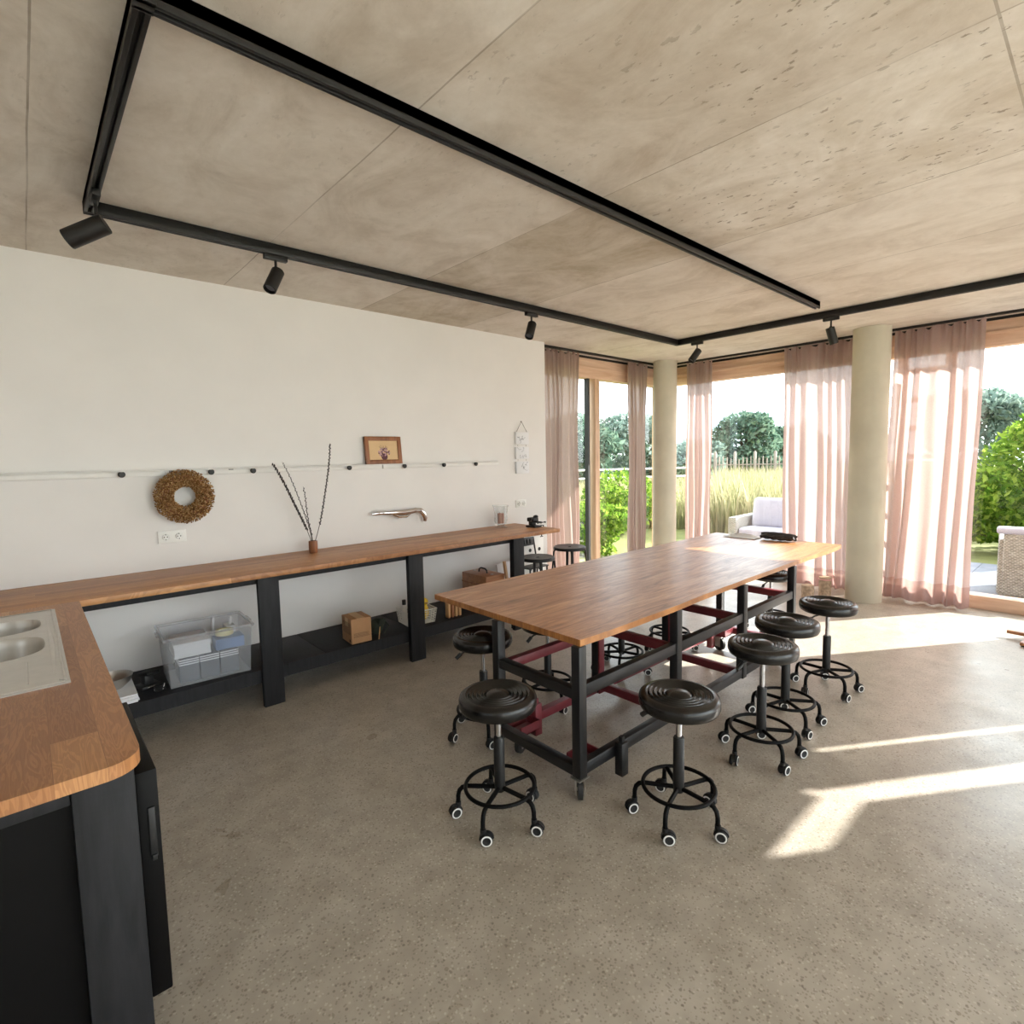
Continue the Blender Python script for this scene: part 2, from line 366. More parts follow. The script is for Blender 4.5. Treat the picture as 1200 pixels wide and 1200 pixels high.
M = dict(
    reflector=plain('pale_bounce_paving', srgb(214, 210, 202), .8, var=.04, scale=3),  # pale so the added slab throws sunlight back indoors
    floor=mat_floor(), ceiling=mat_ceiling(),
    wall=plain('white_plaster', srgb(229, 226, 223), .85, var=.02, scale=3, bump=.05, bscale=90),
    column=plain('fair_faced_concrete', srgb(196, 190, 172), .75, var=.09, scale=2.4, bump=.12, bscale=30),
    oak=mat_staves('oak_staves_lengthwise', False, .052, .9), oak_y=mat_staves('oak_staves_crosswise', True, .098, 1.3),
    table=mat_tabletop(), bwood=mat_black_wood(),
    bmetal=plain('black_painted_steel', srgb(23, 23, 25), .42, .0, var=.18, scale=14, spec=.5),
    red=plain('maroon_painted_steel', srgb(104, 34, 42), .42, var=.22, scale=12),
    black=plain('black_lacquer', srgb(7, 6, 6), .5, var=.15, spec=.14),
    matte=plain('matte_black', srgb(19, 18, 18), .5, var=.12),
    vinyl=plain('black_vinyl', srgb(15, 14, 14), .27, var=.12, bump=.05, bscale=260, spec=.5),
    chrome=plain('chrome', srgb(214, 214, 216), .12, 1.0, var=.03), steel=plain('brushed_stainless', srgb(196, 192, 186), .38, 1.0, var=.05, scale=20),
    rubber=plain('black_rubber', srgb(28, 27, 27), .6), white=plain('white_plastic', srgb(235, 234, 230), .4, var=.02),
    ring=plain('pale_wheel_ring', srgb(222, 220, 216), .45, var=.03),
    rail=plain('white_painted_rail', srgb(226, 224, 220), .5, var=.03), grey=plain('grey_plastic', srgb(92, 95, 102), .5),
    lightwood=mat_wood('larch_frame', srgb(204, 164, 136), srgb(236, 204, 178), 1, .5, .6), lightwood_x=mat_wood('larch_frame_x', srgb(204, 164, 136), srgb(236, 204, 178), 0, .5, .6),
    lightwood_z=mat_wood('larch_post', srgb(190, 150, 120), srgb(226, 192, 160), 2, .5, .6),
    brownwood=mat_wood('brown_wood', srgb(112, 66, 36), srgb(158, 100, 60), 2, .45), casewood=mat_wood('case_veneer', srgb(140, 90, 56), srgb(176, 122, 82), 0, .4),
    palewood=mat_wood('pale_wood', srgb(182, 136, 92), srgb(222, 182, 132), 2, .5),
    glass=mat_glass(), clear=mat_clear('clear_plastic', (.96, .965, .975, 1), .2, .10), jar=mat_clear('clear_glass', (.97, .98, .98, 1), .03, .03),
    curtain=mat_curtain('dusty_rose_sheer', srgb(186, 164, 157), .045), hem=mat_curtain('dusty_rose_hem', srgb(170, 140, 132), .05),
    card=plain('cardboard', srgb(176, 134, 96), .8, var=.06, scale=16), ink=plain('dark_print', srgb(82, 60, 44), .8),
    paper=plain('paper_white', srgb(226, 226, 228), .7, var=.02), bluep=plain('blue_print', srgb(96, 124, 170), .6),
    cream=plain('cream_tape', srgb(226, 216, 160), .6, var=.04), binder=plain('slate_grey_folders', srgb(84, 89, 98), .6, var=.06),
    yellow=plain('yellow_plastic', srgb(232, 196, 52), .45), dgreen=plain('dark_green_cloth', srgb(38, 46, 36), .8, var=.2),
    candle=plain('brown_candle_wax', srgb(164, 116, 96), .5, var=.06), birch=plain('birch_bark', srgb(182, 158, 134), .8, var=.35, scale=40, bump=.2, bscale=40),
    wax=plain('cut_wood_face', srgb(204, 176, 146), .7), pink=plain('pink_ribbon', srgb(226, 168, 160), .5),
    dried=mat_leaf('dried_seed_heads', srgb(112, 78, 46), srgb(166, 124, 80), srgb(208, 174, 126), .15), twig=plain('dark_twig_bark', srgb(52, 40, 34), .8), bud=plain('willow_bud', srgb(46, 40, 40), .7),
    canvas=plain('aged_canvas', srgb(216, 184, 140), .7, var=.05), plum=plain('plum_paint', srgb(84, 44, 56), .7), mauve=plain('mauve_paint', srgb(178, 142, 156), .7, var=.15),
    cloth=plain('charcoal_cloth', srgb(58, 56, 56), .85, var=.3, scale=30), lilac=plain('pale_outdoor_fabric', srgb(172, 170, 184), .8, var=.03, bump=.1, bscale=60),
    wicker=mat_wicker(), stone=plain('patio_slab', srgb(118, 120, 130), .7, var=.10, scale=5, bump=.2, bscale=14),
    soil=plain('meadow_soil', srgb(120, 122, 70), .9, var=.25, scale=2), bark=plain('tree_bark', srgb(78, 62, 48), .9, var=.3, scale=14, bump=.4, bscale=24),
    fence=plain('weathered_stakes', srgb(150, 138, 126), .8, var=.1), shading=plain('grey_sun_screen', srgb(150, 146, 140), .7),
    reed=mat_leaf('meadow_blades', srgb(132, 136, 96), srgb(166, 162, 122), srgb(184, 170, 138), .35),
    tree=mat_leaf('dark_tree_leaves', srgb(66, 92, 78), srgb(94, 120, 104), srgb(134, 156, 134), .3),
    tree2=mat_leaf('blue_green_leaves', srgb(92, 114, 106), srgb(120, 140, 130), srgb(152, 168, 156), .3),
    bush=mat_leaf('bright_bush_leaves', srgb(70, 104, 34), srgb(110, 142, 48), srgb(158, 178, 76), .4),
)

# ------------------------------------------------------------------ room shell
CZ = 2.835                      # ceiling height
XW, YW = 6.98, 4.48             # inner faces of the two window frames
YS = -2.09                      # south wall inner face
XB = -3.2                       # wall behind the camera

g = G(); g.span(XB - .1, 7.12, YS - .1, 4.62, -.12, 0)
structure('floor', g, M['floor'], 'grey-beige polished concrete floor with fine speckled aggregate', 'floor')
g = G(); g.span(XB - .1, 7.14, YS, 4.62, CZ, CZ + .2)
structure('ceiling', g, M['ceiling'], 'raw beige concrete ceiling with stains, pits and formwork seams', 'ceiling')
g = G(); g.span(XB, 4.33, 4.25, 4.62, 0, CZ)
structure('wall_left', g, M['wall'], 'long white plaster wall behind the wooden worktop', 'wall')
g = G()
for (y0, y1, z0, z1) in ((YS, 4.25, 0, 1.0), (YS, 4.25, 2.1, CZ), (YS, -.8, 1.0, 2.1), (.8, 4.25, 1.0, 2.1)): g.span(XB - .1, XB, y0, y1, z0, z1)
structure('wall_back', g, M['wall'], 'white wall behind the viewer with an opening added for daylight', 'wall')
g = G(); t = .1
SX0, SX1, SZ = 6.60, 7.03, 2.70  # slot and wall end placed to shape the sun patches on the floor
for (x0, x1, z0, z1) in ((XB, -.9, 0, CZ), (-.9, 5.0, 0, .06), (-.9, 5.0, 2.62, CZ), (5.0, SX0, 0, CZ), (SX0, SX1, 0, SZ)):
    g.span(x0, x1, YS - t, YS, z0, z1)
structure('wall_right', g, M['wall'], 'white wall on the right, out of the picture, with tall windows', 'wall')

def window(name, label):
    return structure_empty(name, label, 'window')
# window_1: left piece, along x in the plane of the long wall
w = window('window_1', 'narrow left window with wooden mullion beside the white wall')
g = G(); g.span(4.33, 6.98, YW, YW + .14, 2.56, 2.67, .004); g.span(4.33, 6.98, YW + .025, YW + .14, 2.67, 2.805, .004); g.span(4.33, 6.98, YW - .012, YW, 2.665, 2.69)
obj('lintel', g, M['lightwood_x'], w)
g = G(); g.span(4.33, 6.98, YW + .03, YW + .13, 2.806, CZ - .001); obj('head_shadow_strip', g, M['matte'], w)  # black strip standing in for the shadow gap above the lintel
g = G(); g.span(4.33, 6.98, YW, YW + .14, 0, .12, .004); obj('sill', g, M['lightwood_x'], w)
g = G(); g.span(5.47, 5.56, YW, YW + .12, .12, 2.56, .004); g.span(4.33, 4.40, YW, YW + .12, .12, 2.56); g.span(6.92, 6.98, YW, YW + .12, .12, 2.56); obj('mullion', g, M['lightwood_z'], w)
g = G(); g.span(5.365, 5.40, YW + .03, YW + .09, .12, 2.56); obj('gasket', g, M['matte'], w)
g = G(); g.span(4.40, 5.365, YW + .07, YW + .076, .12, 2.56); g.span(5.56, 6.92, YW + .07, YW + .076, .12, 2.56); obj('pane', g, M['glass'], w)
# window_2 / window_3: far glazing along y
def far_window(name, label, y0, y1, mull):
    w = window(name, label)
    y0_ = y0; y0 = -1.93 if y0 < 0 else y0  # unseen lintel end cut short to pass the sun patch
    g = G(); g.span(XW, XW + .14, y0, y1, 2.56, 2.68, .004); g.span(XW + .025, XW + .14, y0, y1, 2.68, 2.805, .004); g.span(XW - .012, XW, y0, y1, 2.675, 2.70)
    obj('lintel', g, M['lightwood'], w)
    g = G(); g.span(XW + .03, XW + .13, y0, y1, 2.806, CZ - .001); obj('head_shadow_strip', g, M['matte'], w); y0 = y0_  # shadow gap under the ceiling drawn as a black strip
    g = G(); g.span(XW - .03, XW + .14, y0, y1, 0, .13, .004); obj('sill', g, M['lightwood'], w)
    g = G()
    for m0, m1 in mull:
        if m1 - m0 > .01: g.span(XW, XW + .12, m0, m1, .13, 2.56, .004)
    obj('mullion', g, M['lightwood_z'], w)
    ys = sorted(mull); g = G()
    for (a0, a1), (b0, b1) in zip(ys[:-1], ys[1:]): g.span(XW + .07, XW + .076, a1, b0, .13, 2.56)
    obj('pane', g, M['glass'], w)
far_window('window_2', 'large window between the two concrete columns with meadow behind', 1.80, 4.48, [(1.80, 1.87), (4.41, 4.48)])
far_window('window_3', 'floor-length window right of the far column with armchair outside', -2.09, 1.80, [(1.70, 1.80), (-1.92, -1.82), (-2.09, -2.086)])
w = window('added_sun_slot', 'unseen glazed slot added in the right wall to pass the sun patch')  # invented opening out of view, shaped to cast the floor patch
g = G(); g.span(SX0 + .002, SX1 - .002, YS - .06, YS - .056, SZ + .002, CZ - .002); obj('pane', g, M['glass'], w)
w = window('window_5', 'wide daylight window in the right wall')
g = G()
for x in (-.9, 1.0, 3.0, 4.95): g.span(x, x + .05, YS - .09, YS - .02, .06, 2.62)
obj('mullion', g, M['lightwood_z'], w)
g = G(); g.span(-.85, 4.95, YS - .06, YS - .056, .062, 2.615); obj('pane', g, M['glass'], w)
w = window('added_daylight_window', 'unseen window added behind the viewer for more daylight')  # added out of view to let more daylight in
g = G(); g.span(XB - .06, XB - .056, -.798, .798, 1.002, 2.098); obj('pane', g, M['glass'], w)
g = G(); g.span(-3.4, 5.8, YS - .45, YS - .11, 2.90, 2.99); g.span(-3.4, 7.25, YS - 1.55, YS - .45, 2.90, 2.99)  # slabs added out of view to keep direct sun off the floor
structure('added_overhang', g, M['shading'], 'roof overhang added above the right-hand windows to block direct sun', 'roof overhang')
g = G(); g.span(4.36, 6.90, 4.33, 4.37, CZ - .022, CZ); g.span(6.785, 6.825, -2.0, 4.30, CZ - .022, CZ)
structure('trim_2', g, M['matte'], 'slim curtain rail running along the ceiling above the windows', 'curtain rail')

# columns
for nm, (x, y), r, lab in (('concrete_column', (6.575, 1.745), .168, 'round grey concrete column between the two wide curtains on the right'),
                           ('concrete_column', (6.55, 4.15), .155, 'round grey concrete column in the far corner between two curtains')):
    g = G(); g.lathe([(0, 0), (r, 0), (r, CZ - .002), (0, CZ - .002)], seg=64)
    for zz in (1.02,): g.lathe([(r + .0006, zz), (r + .0006, zz + .004)], seg=64)
    tag(obj(nm, g, M['column'], loc=(x, y, 0)), lab, 'column', 'concrete columns')

# ------------------------------------------------------------------ curtains
def curtain(p0, p1, folds, label, amp=.05, zt=2.80, zb=.012, flare0=0, flare1=0, seed=1):
    """sheet hanging from p0 to p1 (x,y at the top); flare widens the foot"""
    rnd = random.Random(seed); p0 = Vector((*p0, 0)); p1 = Vector((*p1, 0)); d = p1 - p0; L = d.length; d.normalize(); nrm = Vector((-d.y, d.x, 0))
    nu = folds * 14; nv = 26; ph = [rnd.uniform(-.6, .6) for _ in range(folds + 2)]; am = [rnd.uniform(.55, 1.15) for _ in range(folds + 2)]
    hz = .235
    t = thing('curtain', label, 'curtain', (p0.x, p0.y, 0), 0, 'sheer curtains')
    def P(u, z):
        k = (zt - z) / (zt - zb)
        s = folds * min(1, max(0, u + .05 * math.sin(2 * PI * u * 1.5 + seed) * math.sin(PI * u))); i = int(min(s, folds - 1e-6)); fr = s - i
        a = am[i] * (1 - fr) + am[i + 1] * fr; q = ph[i] * (1 - fr) + ph[i + 1] * fr
        w = math.sin(2 * PI * s + q * k * 2.0) * amp * a * (.55 + .45 * k)
        w += .35 * amp * math.sin(4 * PI * s + 1.3 * q) * max(0, 1 - k * 3.5)
        w += .012 * math.sin(9 * k + 5 * u)
        along = u * L + (flare0 * (1 - u) * -1 + flare1 * u) * k ** 1.3 + .01 * math.sin(6 * k + 20 * u) * k
        off = d * along + nrm * w
        top = .022 * math.sin(2 * PI * s * 1.0 + .7) * max(0, 1 - k * 14)       # scalloped gathered heading
        return Vector((off.x, off.y, z + top - (.006 * math.sin(7 * u * folds) if z < .05 else 0)))
    def sheet(z0, z1, n):
        g = G(); vs = [[g.bm.verts.new(P(i / nu, z0 + (z1 - z0) * j / n)) for i in range(nu + 1)] for j in range(n + 1)]
        for j in range(n):
            for i in range(nu): g.bm.faces.new([vs[j][i], vs[j][i + 1], vs[j + 1][i + 1], vs[j + 1][i]])
        return g
    obj('fabric', sheet(hz, zt - .004, nv), M['curtain'], t, sharp=3); obj('hem', sheet(zb + .01, hz, 4), M['hem'], t, sharp=3)
    return t
curtain((4.40, 4.35), (4.98, 4.35), 7, 'sheer dusty-pink curtain hanging directly beside the end of the white wall', .045, seed=3)
curtain((6.02, 4.35), (6.38, 4.35), 5, 'narrow pink curtain just left of the far corner column', .045, seed=5)
curtain((6.80, 3.97), (6.80, 3.60), 5, 'narrow sunlit pink curtain just right of the far corner column', .045, seed=8)
curtain((6.80, 2.70), (6.80, 1.97), 6, 'wide pink curtain left of the right-hand column with ladder shadows on it', .055, flare0=-.04, flare1=.05, seed=12)
curtain((6.80, 1.60), (6.78, .88), 6, 'wide pink curtain right of the right-hand column reaching the floor', .06, flare0=.10, flare1=-.03, seed=17)
curtain((6.80, .02), (6.80, -1.42), 10, 'pink curtain drawn across the right window beyond the picture edge', .05, seed=21)
curtain((6.80, -1.47), (6.80, -1.70), 3, 'short gathered pink curtain near the right-hand corner outside the picture', .04, seed=22)

# ------------------------------------------------------------------ track lighting
t = thing('track_lighting_rail', 'black open-ended rectangle of ceiling track rail below the concrete', 'light track', (0, 0, CZ))
RZ0, RZ1, RW = -.062, -.004, .021
def rail(p0, p1):
    g = G()
    x0, y0 = p0; x1, y1 = p1
    if abs(x1 - x0) > abs(y1 - y0):
        g.span(x0, x1, y0 - RW, y0 - RW + .014, RZ0, RZ1, .002); g.span(x0, x1, y0 + RW - .014, y0 + RW, RZ0, RZ1, .002); g.span(x0 + .002, x1 - .002, y0 - RW, y0 + RW, RZ0 + .02, RZ1 - .001)
    else:
        g.span(x0 - RW, x0 - RW + .014, y0, y1, RZ0, RZ1, .002); g.span(x0 + RW - .014, x0 + RW, y0, y1, RZ0, RZ1, .002); g.span(x0 - RW, x0 + RW, y0 + .002, y1 - .002, RZ0 + .02, RZ1 - .001)
    return g
RX0, RX1, RY0, RY1 = .315, 5.425, 1.735, 3.285
obj('rail', rail((RX0 - RW, RY0), (5.02, RY0)), M['matte'], t)
obj('rail', rail((RX0 - RW, RY1), (RX1 + RW, RY1)), M['matte'], t)
obj('rail', rail((RX0, RY0 + RW), (RX0, RY1 - RW)), M['matte'], t)
obj('rail', rail((RX1, -1.6), (RX1, RY1 - RW)), M['matte'], t)
for cx_, cy_ in ((RX0, RY0), (RX1, RY1)):
    g = G(); g.box((.05, .05, .008), (cx_, cy_, -.058), bev=.002); obj('corner_joint', g, M['matte'], t)
def spot(x, y, axis, aim, label, drop=.10, length=.15, r=.036):
    """aim: unit-ish vector the lamp head points along"""
    t = thing('track_spotlight', label, 'spotlight', (x, y, CZ + RZ0), 0, 'black track spotlights')
    g = G(); sz = (.13, .032, .03) if axis == 'x' else (.032, .13, .03); g.box(sz, (0, 0, -.014), bev=.004); obj('adapter', g, M['matte'], t)
    g = G(); g.cyl((0, 0, -.028), (0, 0, -drop + .015), .0075); g.ball((0, 0, -drop + .012), .014); obj('arm', g, M['matte'], t)
    a = Vector(aim).normalized(); q = a.to_track_quat('Z', 'Y').to_matrix().to_4x4()
    c = Vector((0, 0, -drop)) - a * length * .22 + Vector((0, 0, -.02))
    g = G(); g.lathe([(0, 0), (r * .9, 0), (r, .004), (r, length - .003), (r * .93, length), (r * .86, length), (r * .8, length - .02), (0, length - .022)], c, 32, q); hd = obj('lamp_head', g, M['matte'], t)
    g = G(); g.lathe([(0, length - .0215), (r * .78, length - .0195), (0, length - .0175)], c, 24, q); obj('lens', g, M['grey'], hd)
    return t
spot(.315, 3.03, 'y', (-.80, .40, -.48), 'black cylinder spotlight on the short left rail, largest and nearest', .12, .17, .042)
spot(1.16, RY1, 'x', (-.55, -.35, -1), 'black cylinder spotlight on the rear rail above the dried wreath, nearer of two', .09)
spot(3.20, RY1, 'x', (-.62, -.3, -1), 'black cylinder spotlight on the rear rail above the end of the white wall', .09)
spot(RX1, 3.05, 'y', (-.7, .35, -1), 'black cylinder spotlight at the far rail corner in front of the corner column', .09)
spot(RX1, 1.76, 'y', (.25, -.2, -1), 'black cylinder spotlight hanging in front of the right-hand column', .10)

# ------------------------------------------------------------------ long worktop and bench
WT, TH = .892, .034
g = G(); g.span(-2.2, 3.84, 3.59, 4.247, WT - TH, WT, .003)
tag(obj('worktop', g, M['oak']), 'long oak stave worktop running along the white wall', 'worktop', 'oak worktops')
# the counter with the sink
CX, CY0 = .168, 1.545
def rounded(x0, x1, y0, y1, r):
    p = []
    for k in range(9):
        a = -PI / 2 + PI / 2 * k / 8; p.append((x1 - r + r * math.cos(a), y0 + r + r * math.sin(a)))
    return p + [(x1, y1), (x0, y1), (x0, y0)]
SKX0, SKX1, SKY0, SKY1 = -.435, .066, 2.25, 3.46       # sink outline
g = G()
z0, z1 = WT - TH, WT
outer = rounded(-.60, CX, CY0, 3.588, .075)
hole = [(SKX0 + .02, SKY0 + .02), (SKX1 - .02, SKY0 + .02), (SKX1 - .02, SKY1 - .02), (SKX0 + .02, SKY1 - .02)]
for z in (z0, z1):
    bmx = bmesh.new(); ov = [bmx.verts.new((x, y, z)) for x, y in outer]; hv = [bmx.verts.new((x, y, z)) for x, y in hole]
    es = [bmx.edges.new((ov[i], ov[(i + 1) % len(ov)])) for i in range(len(ov))] + [bmx.edges.new((hv[i], hv[(i + 1) % 4])) for i in range(4)]
    bmesh.ops.triangle_fill(bmx, use_beauty=True, edges=es); g._new(bmx, Matrix.Identity(4))
for loop in (outer, hole):
    n_ = len(loop)
    for i in range(n_):
        (xa, ya), (xb, yb) = loop[i], loop[(i + 1) % n_]; g.quad([(xa, ya, z0), (xb, yb, z0), (xb, yb, z1), (xa, ya, z1)])
bmesh.ops.remove_doubles(g.bm, verts=g.bm.verts, dist=1e-5)
tag(obj('worktop', g, M['oak_y']), 'oak kitchen worktop with rounded corner holding the steel sink, lower left', 'worktop', 'oak worktops')
# sink
t = thing('kitchen_sink', 'stainless steel double-bowl sink with drainer set in the left worktop', 'sink', (0, 0, WT))
ZS = .0015
def bowl_outline(cx, cy, rx, ry, n=32, p=3.2):
    o = []
    for k in range(n):
        a = 2 * PI * k / n; c, s = math.cos(a), math.sin(a)
        o.append((cx + rx * abs(c) ** (2 / p) * (1 if c >= 0 else -1), cy + ry * abs(s) ** (2 / p) * (1 if s >= 0 else -1)))
    return o
bowls = [(-.19, 3.19, .20, .14), (-.19, 2.82, .205, .17)]
g = G(); bmx = bmesh.new()
ov = [bmx.verts.new((x, y, ZS + .003)) for x, y in ((SKX0, SKY0), (SKX1, SKY0), (SKX1, SKY1), (SKX0, SKY1))]
es = [bmx.edges.new((ov[i], ov[(i + 1) % 4])) for i in range(4)]
for b in bowls:
    hv = [bmx.verts.new((x, y, ZS + .003)) for x, y in bowl_outline(*b)]
    es += [bmx.edges.new((hv[i], hv[(i + 1) % len(hv)])) for i in range(len(hv))]
bmesh.ops.triangle_fill(bmx, use_beauty=True, edges=es); g._new(bmx, Matrix.Identity(4))
for a, b in (((SKX0, SKY0), (SKX1, SKY0)), ((SKX1, SKY0), (SKX1, SKY1)), ((SKX1, SKY1), (SKX0, SKY1)), ((SKX0, SKY1), (SKX0, SKY0))):
    g.quad([(*a, .0), (*b, .0), (*b, ZS + .003), (*a, ZS + .003)])
# raised rim bead and drainer ribs
rim = [(SKX0 + .012, SKY0 + .012, .0045), (SKX1 - .012, SKY0 + .012, .0045), (SKX1 - .012, SKY1 - .012, .0045), (SKX0 + .012, SKY1 - .012, .0045)]
for i in range(4): g.tube([rim[i], rim[(i + 1) % 4]], .0045, 6)
for x in (-.36, -.28, -.20, -.12, -.04): g.tube([(x, 2.31, .0035), (x, 2.58, .0035)], .0035, 6)
g.tube([(.030, 2.36, .004), (.036, 2.75, .004), (.03, 3.30, .004)], [.004, .010, .004], 8, squash=(1, .4))
g.tube([(.045, 2.285, .0045), (.046, 2.285, .009)], .008, 12)
obj('drainer', g, M['steel'], t)
for (cx, cy, rx, ry) in bowls:
    g = G(); rings = []
    for (s, z) in ((1, .0045), (.975, -.006), (.95, -.03), (.91, -.12), (.84, -.145), (.5, -.15), (.12, -.152)):
        rings.append([g.bm.verts.new((x, y, z)) for x, y in bowl_outline(cx, cy, rx * s, ry * s)])
    for a, b in zip(rings[:-1], rings[1:]):
        for k in range(len(a)): g.bm.faces.new([a[k], a[(k + 1) % len(a)], b[(k + 1) % len(a)], b[k]])
    g.bm.faces.new(rings[-1]); obj('bowl', g, M['steel'], t, sharp=.9)

# black bench below the wall worktop: legs, apron, shelf
t = thing('workbench', 'black-stained timber bench frame with low shelf under the long worktop', 'workbench', (0, 0, 0))
ZL = WT - TH - .001; SH = .24
for x0 in (1.06, 2.165, 3.26, -1.9):
    g = G(); g.span(x0, x0 + .13, 3.625, 3.665, 0, ZL, .003); g.span(x0 + .02, x0 + .11, 3.665, 3.705, 0, ZL, .003); obj('leg', g, M['bwood'], t)
g = G(); g.span(-2.1, 3.36, 3.668, 3.70, ZL - .045, ZL - .002, .002); obj('apron', g, M['bwood'], t)
g = G()
for (x0, x1) in ((-1.9, .66), (.664, 1.50), (1.504, 2.23), (2.234, 3.33)): g.span(x0, x1, 3.672, 4.246, SH - .022, SH, .002)
obj('shelf', g, M['bwood'], t)
g = G(); g.span(-1.9, 3.36, 3.667, 3.672, SH - .085, SH - .001); g.span(-1.9, 3.36, 4.15, 4.18, SH - .085, SH - .024); g.span(-1.9, 3.36, 3.68, 3.72, SH - .085, SH - .024); obj('shelf_beam', g, M['bwood'], t)

# kitchen counter carcass: near post, top rail, dark side panel
t = thing('kitchen_counter_base', 'black timber frame and dark side panel carrying the sink worktop', 'counter', (0, 0, 0))
g = G(); g.span(.028, .152, 1.60, 1.64, 0, ZL, .003); obj('post', g, M['bwood'], t)
g = G(); g.span(-.58, .026, 1.604, 1.64, ZL - .055, ZL, .003); obj('top_rail', g, M['bwood'], t)
g = G(); g.span(-.58, .06, 1.655, 1.675, .02, ZL - .002); obj('side_panel', g, M['black'], t)
g = G(); g.span(-.58, -.50, 1.60, 1.64, 0, ZL - .06, .003); obj('post', g, M['bwood'], t)
# fridge under the counter, door front looks along +x
t = thing('undercounter_fridge', 'black undercounter fridge projecting past the counter edge, seen from its side', 'fridge', (0, 0, 0))
g = G(); g.span(-.40, .150, 1.70, 2.22, .03, .80, .006); obj('body', g, M['black'], t)
g = G(); g.span(.158, .207, 1.675, 2.225, .155, .79, .004); d_ = obj('door', g, M['black'], t)
g = G(); g.span(.180, .196, 1.668, 1.675, .55, .69, .002); g.span(.183, .193, 1.662, 1.669, .545, .56, .001); obj('handle', g, M['matte'], d_)
for x in (-.35, .10):
    for y in (1.74, 2.18):
        g = G(); g.cyl((x, y, 0), (x, y, .03), .02); obj('foot', g, M['rubber'], t)

# ------------------------------------------------------------------ work table on casters
LX = (1.825, 2.645, 3.45, 4.262); YR, YL = 1.60, 2.165; TT, TTH = .765, .031; ZT0 = TT - TTH
t = thing('work_table', 'large old plank table on a black and maroon steel trolley frame', 'table', (0, 0, 0))
g = G()
edge = [(1.823, 2.762), (1.818, 1.585)]
rnd = random.Random(4)
xs = np.linspace(1.818, 5.325, 24)
for i, x in enumerate(xs[1:-1]): edge.append((float(x), 1.588 + .010 * math.sin(x * 2.1) + rnd.uniform(-.004, .004)))
edge += [(5.325, 1.592), (5.335, 2.765)]
g.prism(edge, ZT0, TT); tt = obj('tabletop', g, M['table'], t, sharp=.5)
hw = .025
for i, x in enumerate(LX):
    g = G(); g.box((.05, .05, ZT0 - .108), (x, YR, (ZT0 + .108) / 2), bev=.003); obj('leg', g, M['bmetal'], t)
    g = G(); g.mi = 0; g.box((.05, .05, ZT0 - .082), (x, YL, (ZT0 + .082) / 2), bev=.003)
    if i in (1, 2):
        g.mi = 1; g.box((.05, .012, ZT0 - .082), (x + .003, YL - .032, (ZT0 + .082) / 2), bev=.002)
    obj('leg', g, [M['bmetal'], M['red']], t)
def bar(p0, p1, h, w, m, nm):
    p0, p1 = Vector(p0), Vector(p1); d = p1 - p0; g = G(); g.box((d.length, w, h), (p0 + p1) / 2, (0, 0, math.atan2(d.y, d.x)), bev=.003)
    return obj(nm, g, m, t)
for i in range(3):
    for z in (.52, .146): bar((LX[i] + hw, YR, z), (LX[i + 1] - hw, YR, z), .058, .04, M['bmetal'], 'long_rail')
    for z in (.475, .11): bar((LX[i] + hw, YL, z), (LX[i + 1] - hw, YL, z), .05, .045, M['red'], 'long_rail')
for i, x in enumerate(LX):
    for z in (.505, .135):
        bar((x, YR + hw, z), (x, YL - hw, z), .05, .045, M['bmetal'] if i == 0 else M['red'], 'cross_rail')
# stub feet and corner trays near the casters
def stub(x, y, m, z0=.035, z1=.20):
    g = G(); g.box((.05, .045, z1 - z0), (x, y, (z0 + z1) / 2), bev=.003); g.box((.02, .02, .03), (x, y, z1 + .012)); obj('stub_foot', g, m, t)
stub(2.08, 1.552, M['bmetal']); stub(4.03, 1.552, M['bmetal'], .035, .16); stub(2.05, 2.118, M['red'], .035, .215); stub(4.02, 2.118, M['red'], .035, .19)
for (x, y, m) in ((1.93, 2.085, M['red']), (1.93, 1.665, M['red']), (4.16, 2.085, M['red']), (4.16, 1.665, M['red'])):
    g = G(); g.box((.14, .10, .006), (x, y, .118)); g.box((.14, .006, .05), (x, y + (.047 if y < 1.9 else -.047), .140)); g.box((.006, .10, .05), (x + .067 * (1 if x < 3 else -1), y, .140)); obj('caster_tray', g, m, t)
def table_caster(x, y, zt, rot, r=.05):
    g = G(); g.mi = 0; g.box((.07, .06, .006), (x, y, zt - .003)); c, s = math.cos(rot), math.sin(rot)
    for sd in (-1, 1):
        g.box((.05, .004, zt - r * .6), (x - s * .02 * sd, y + c * .02 * sd, (zt + r * .6) / 2), (0, 0, rot))
    g.cyl((x - s * .026, y + c * .026, r), (x + s * .026, y - c * .026, r), .008)
    cs = obj('caster', g, M['steel'], t)
    g = G(); Mx = Matrix.Translation((x, y, r)) @ Matrix.Rotation(rot, 4, 'Z') @ Matrix.Rotation(PI / 2, 4, 'X')
    g.lathe([(0, -.012), (.03, -.013), (r, -.011), (r, .011), (.03, .013), (0, .012)], (0, 0, 0), 28, Mx); obj('wheel', g, M['rubber'], cs)
table_caster(1.825, 1.60, .108, .80, .048); table_caster(1.90, 2.085, .115, .35, .055); table_caster(4.10, 2.085, .115, 1.3, .055); table_caster(4.13, 1.665, .115, 1.2, .055)

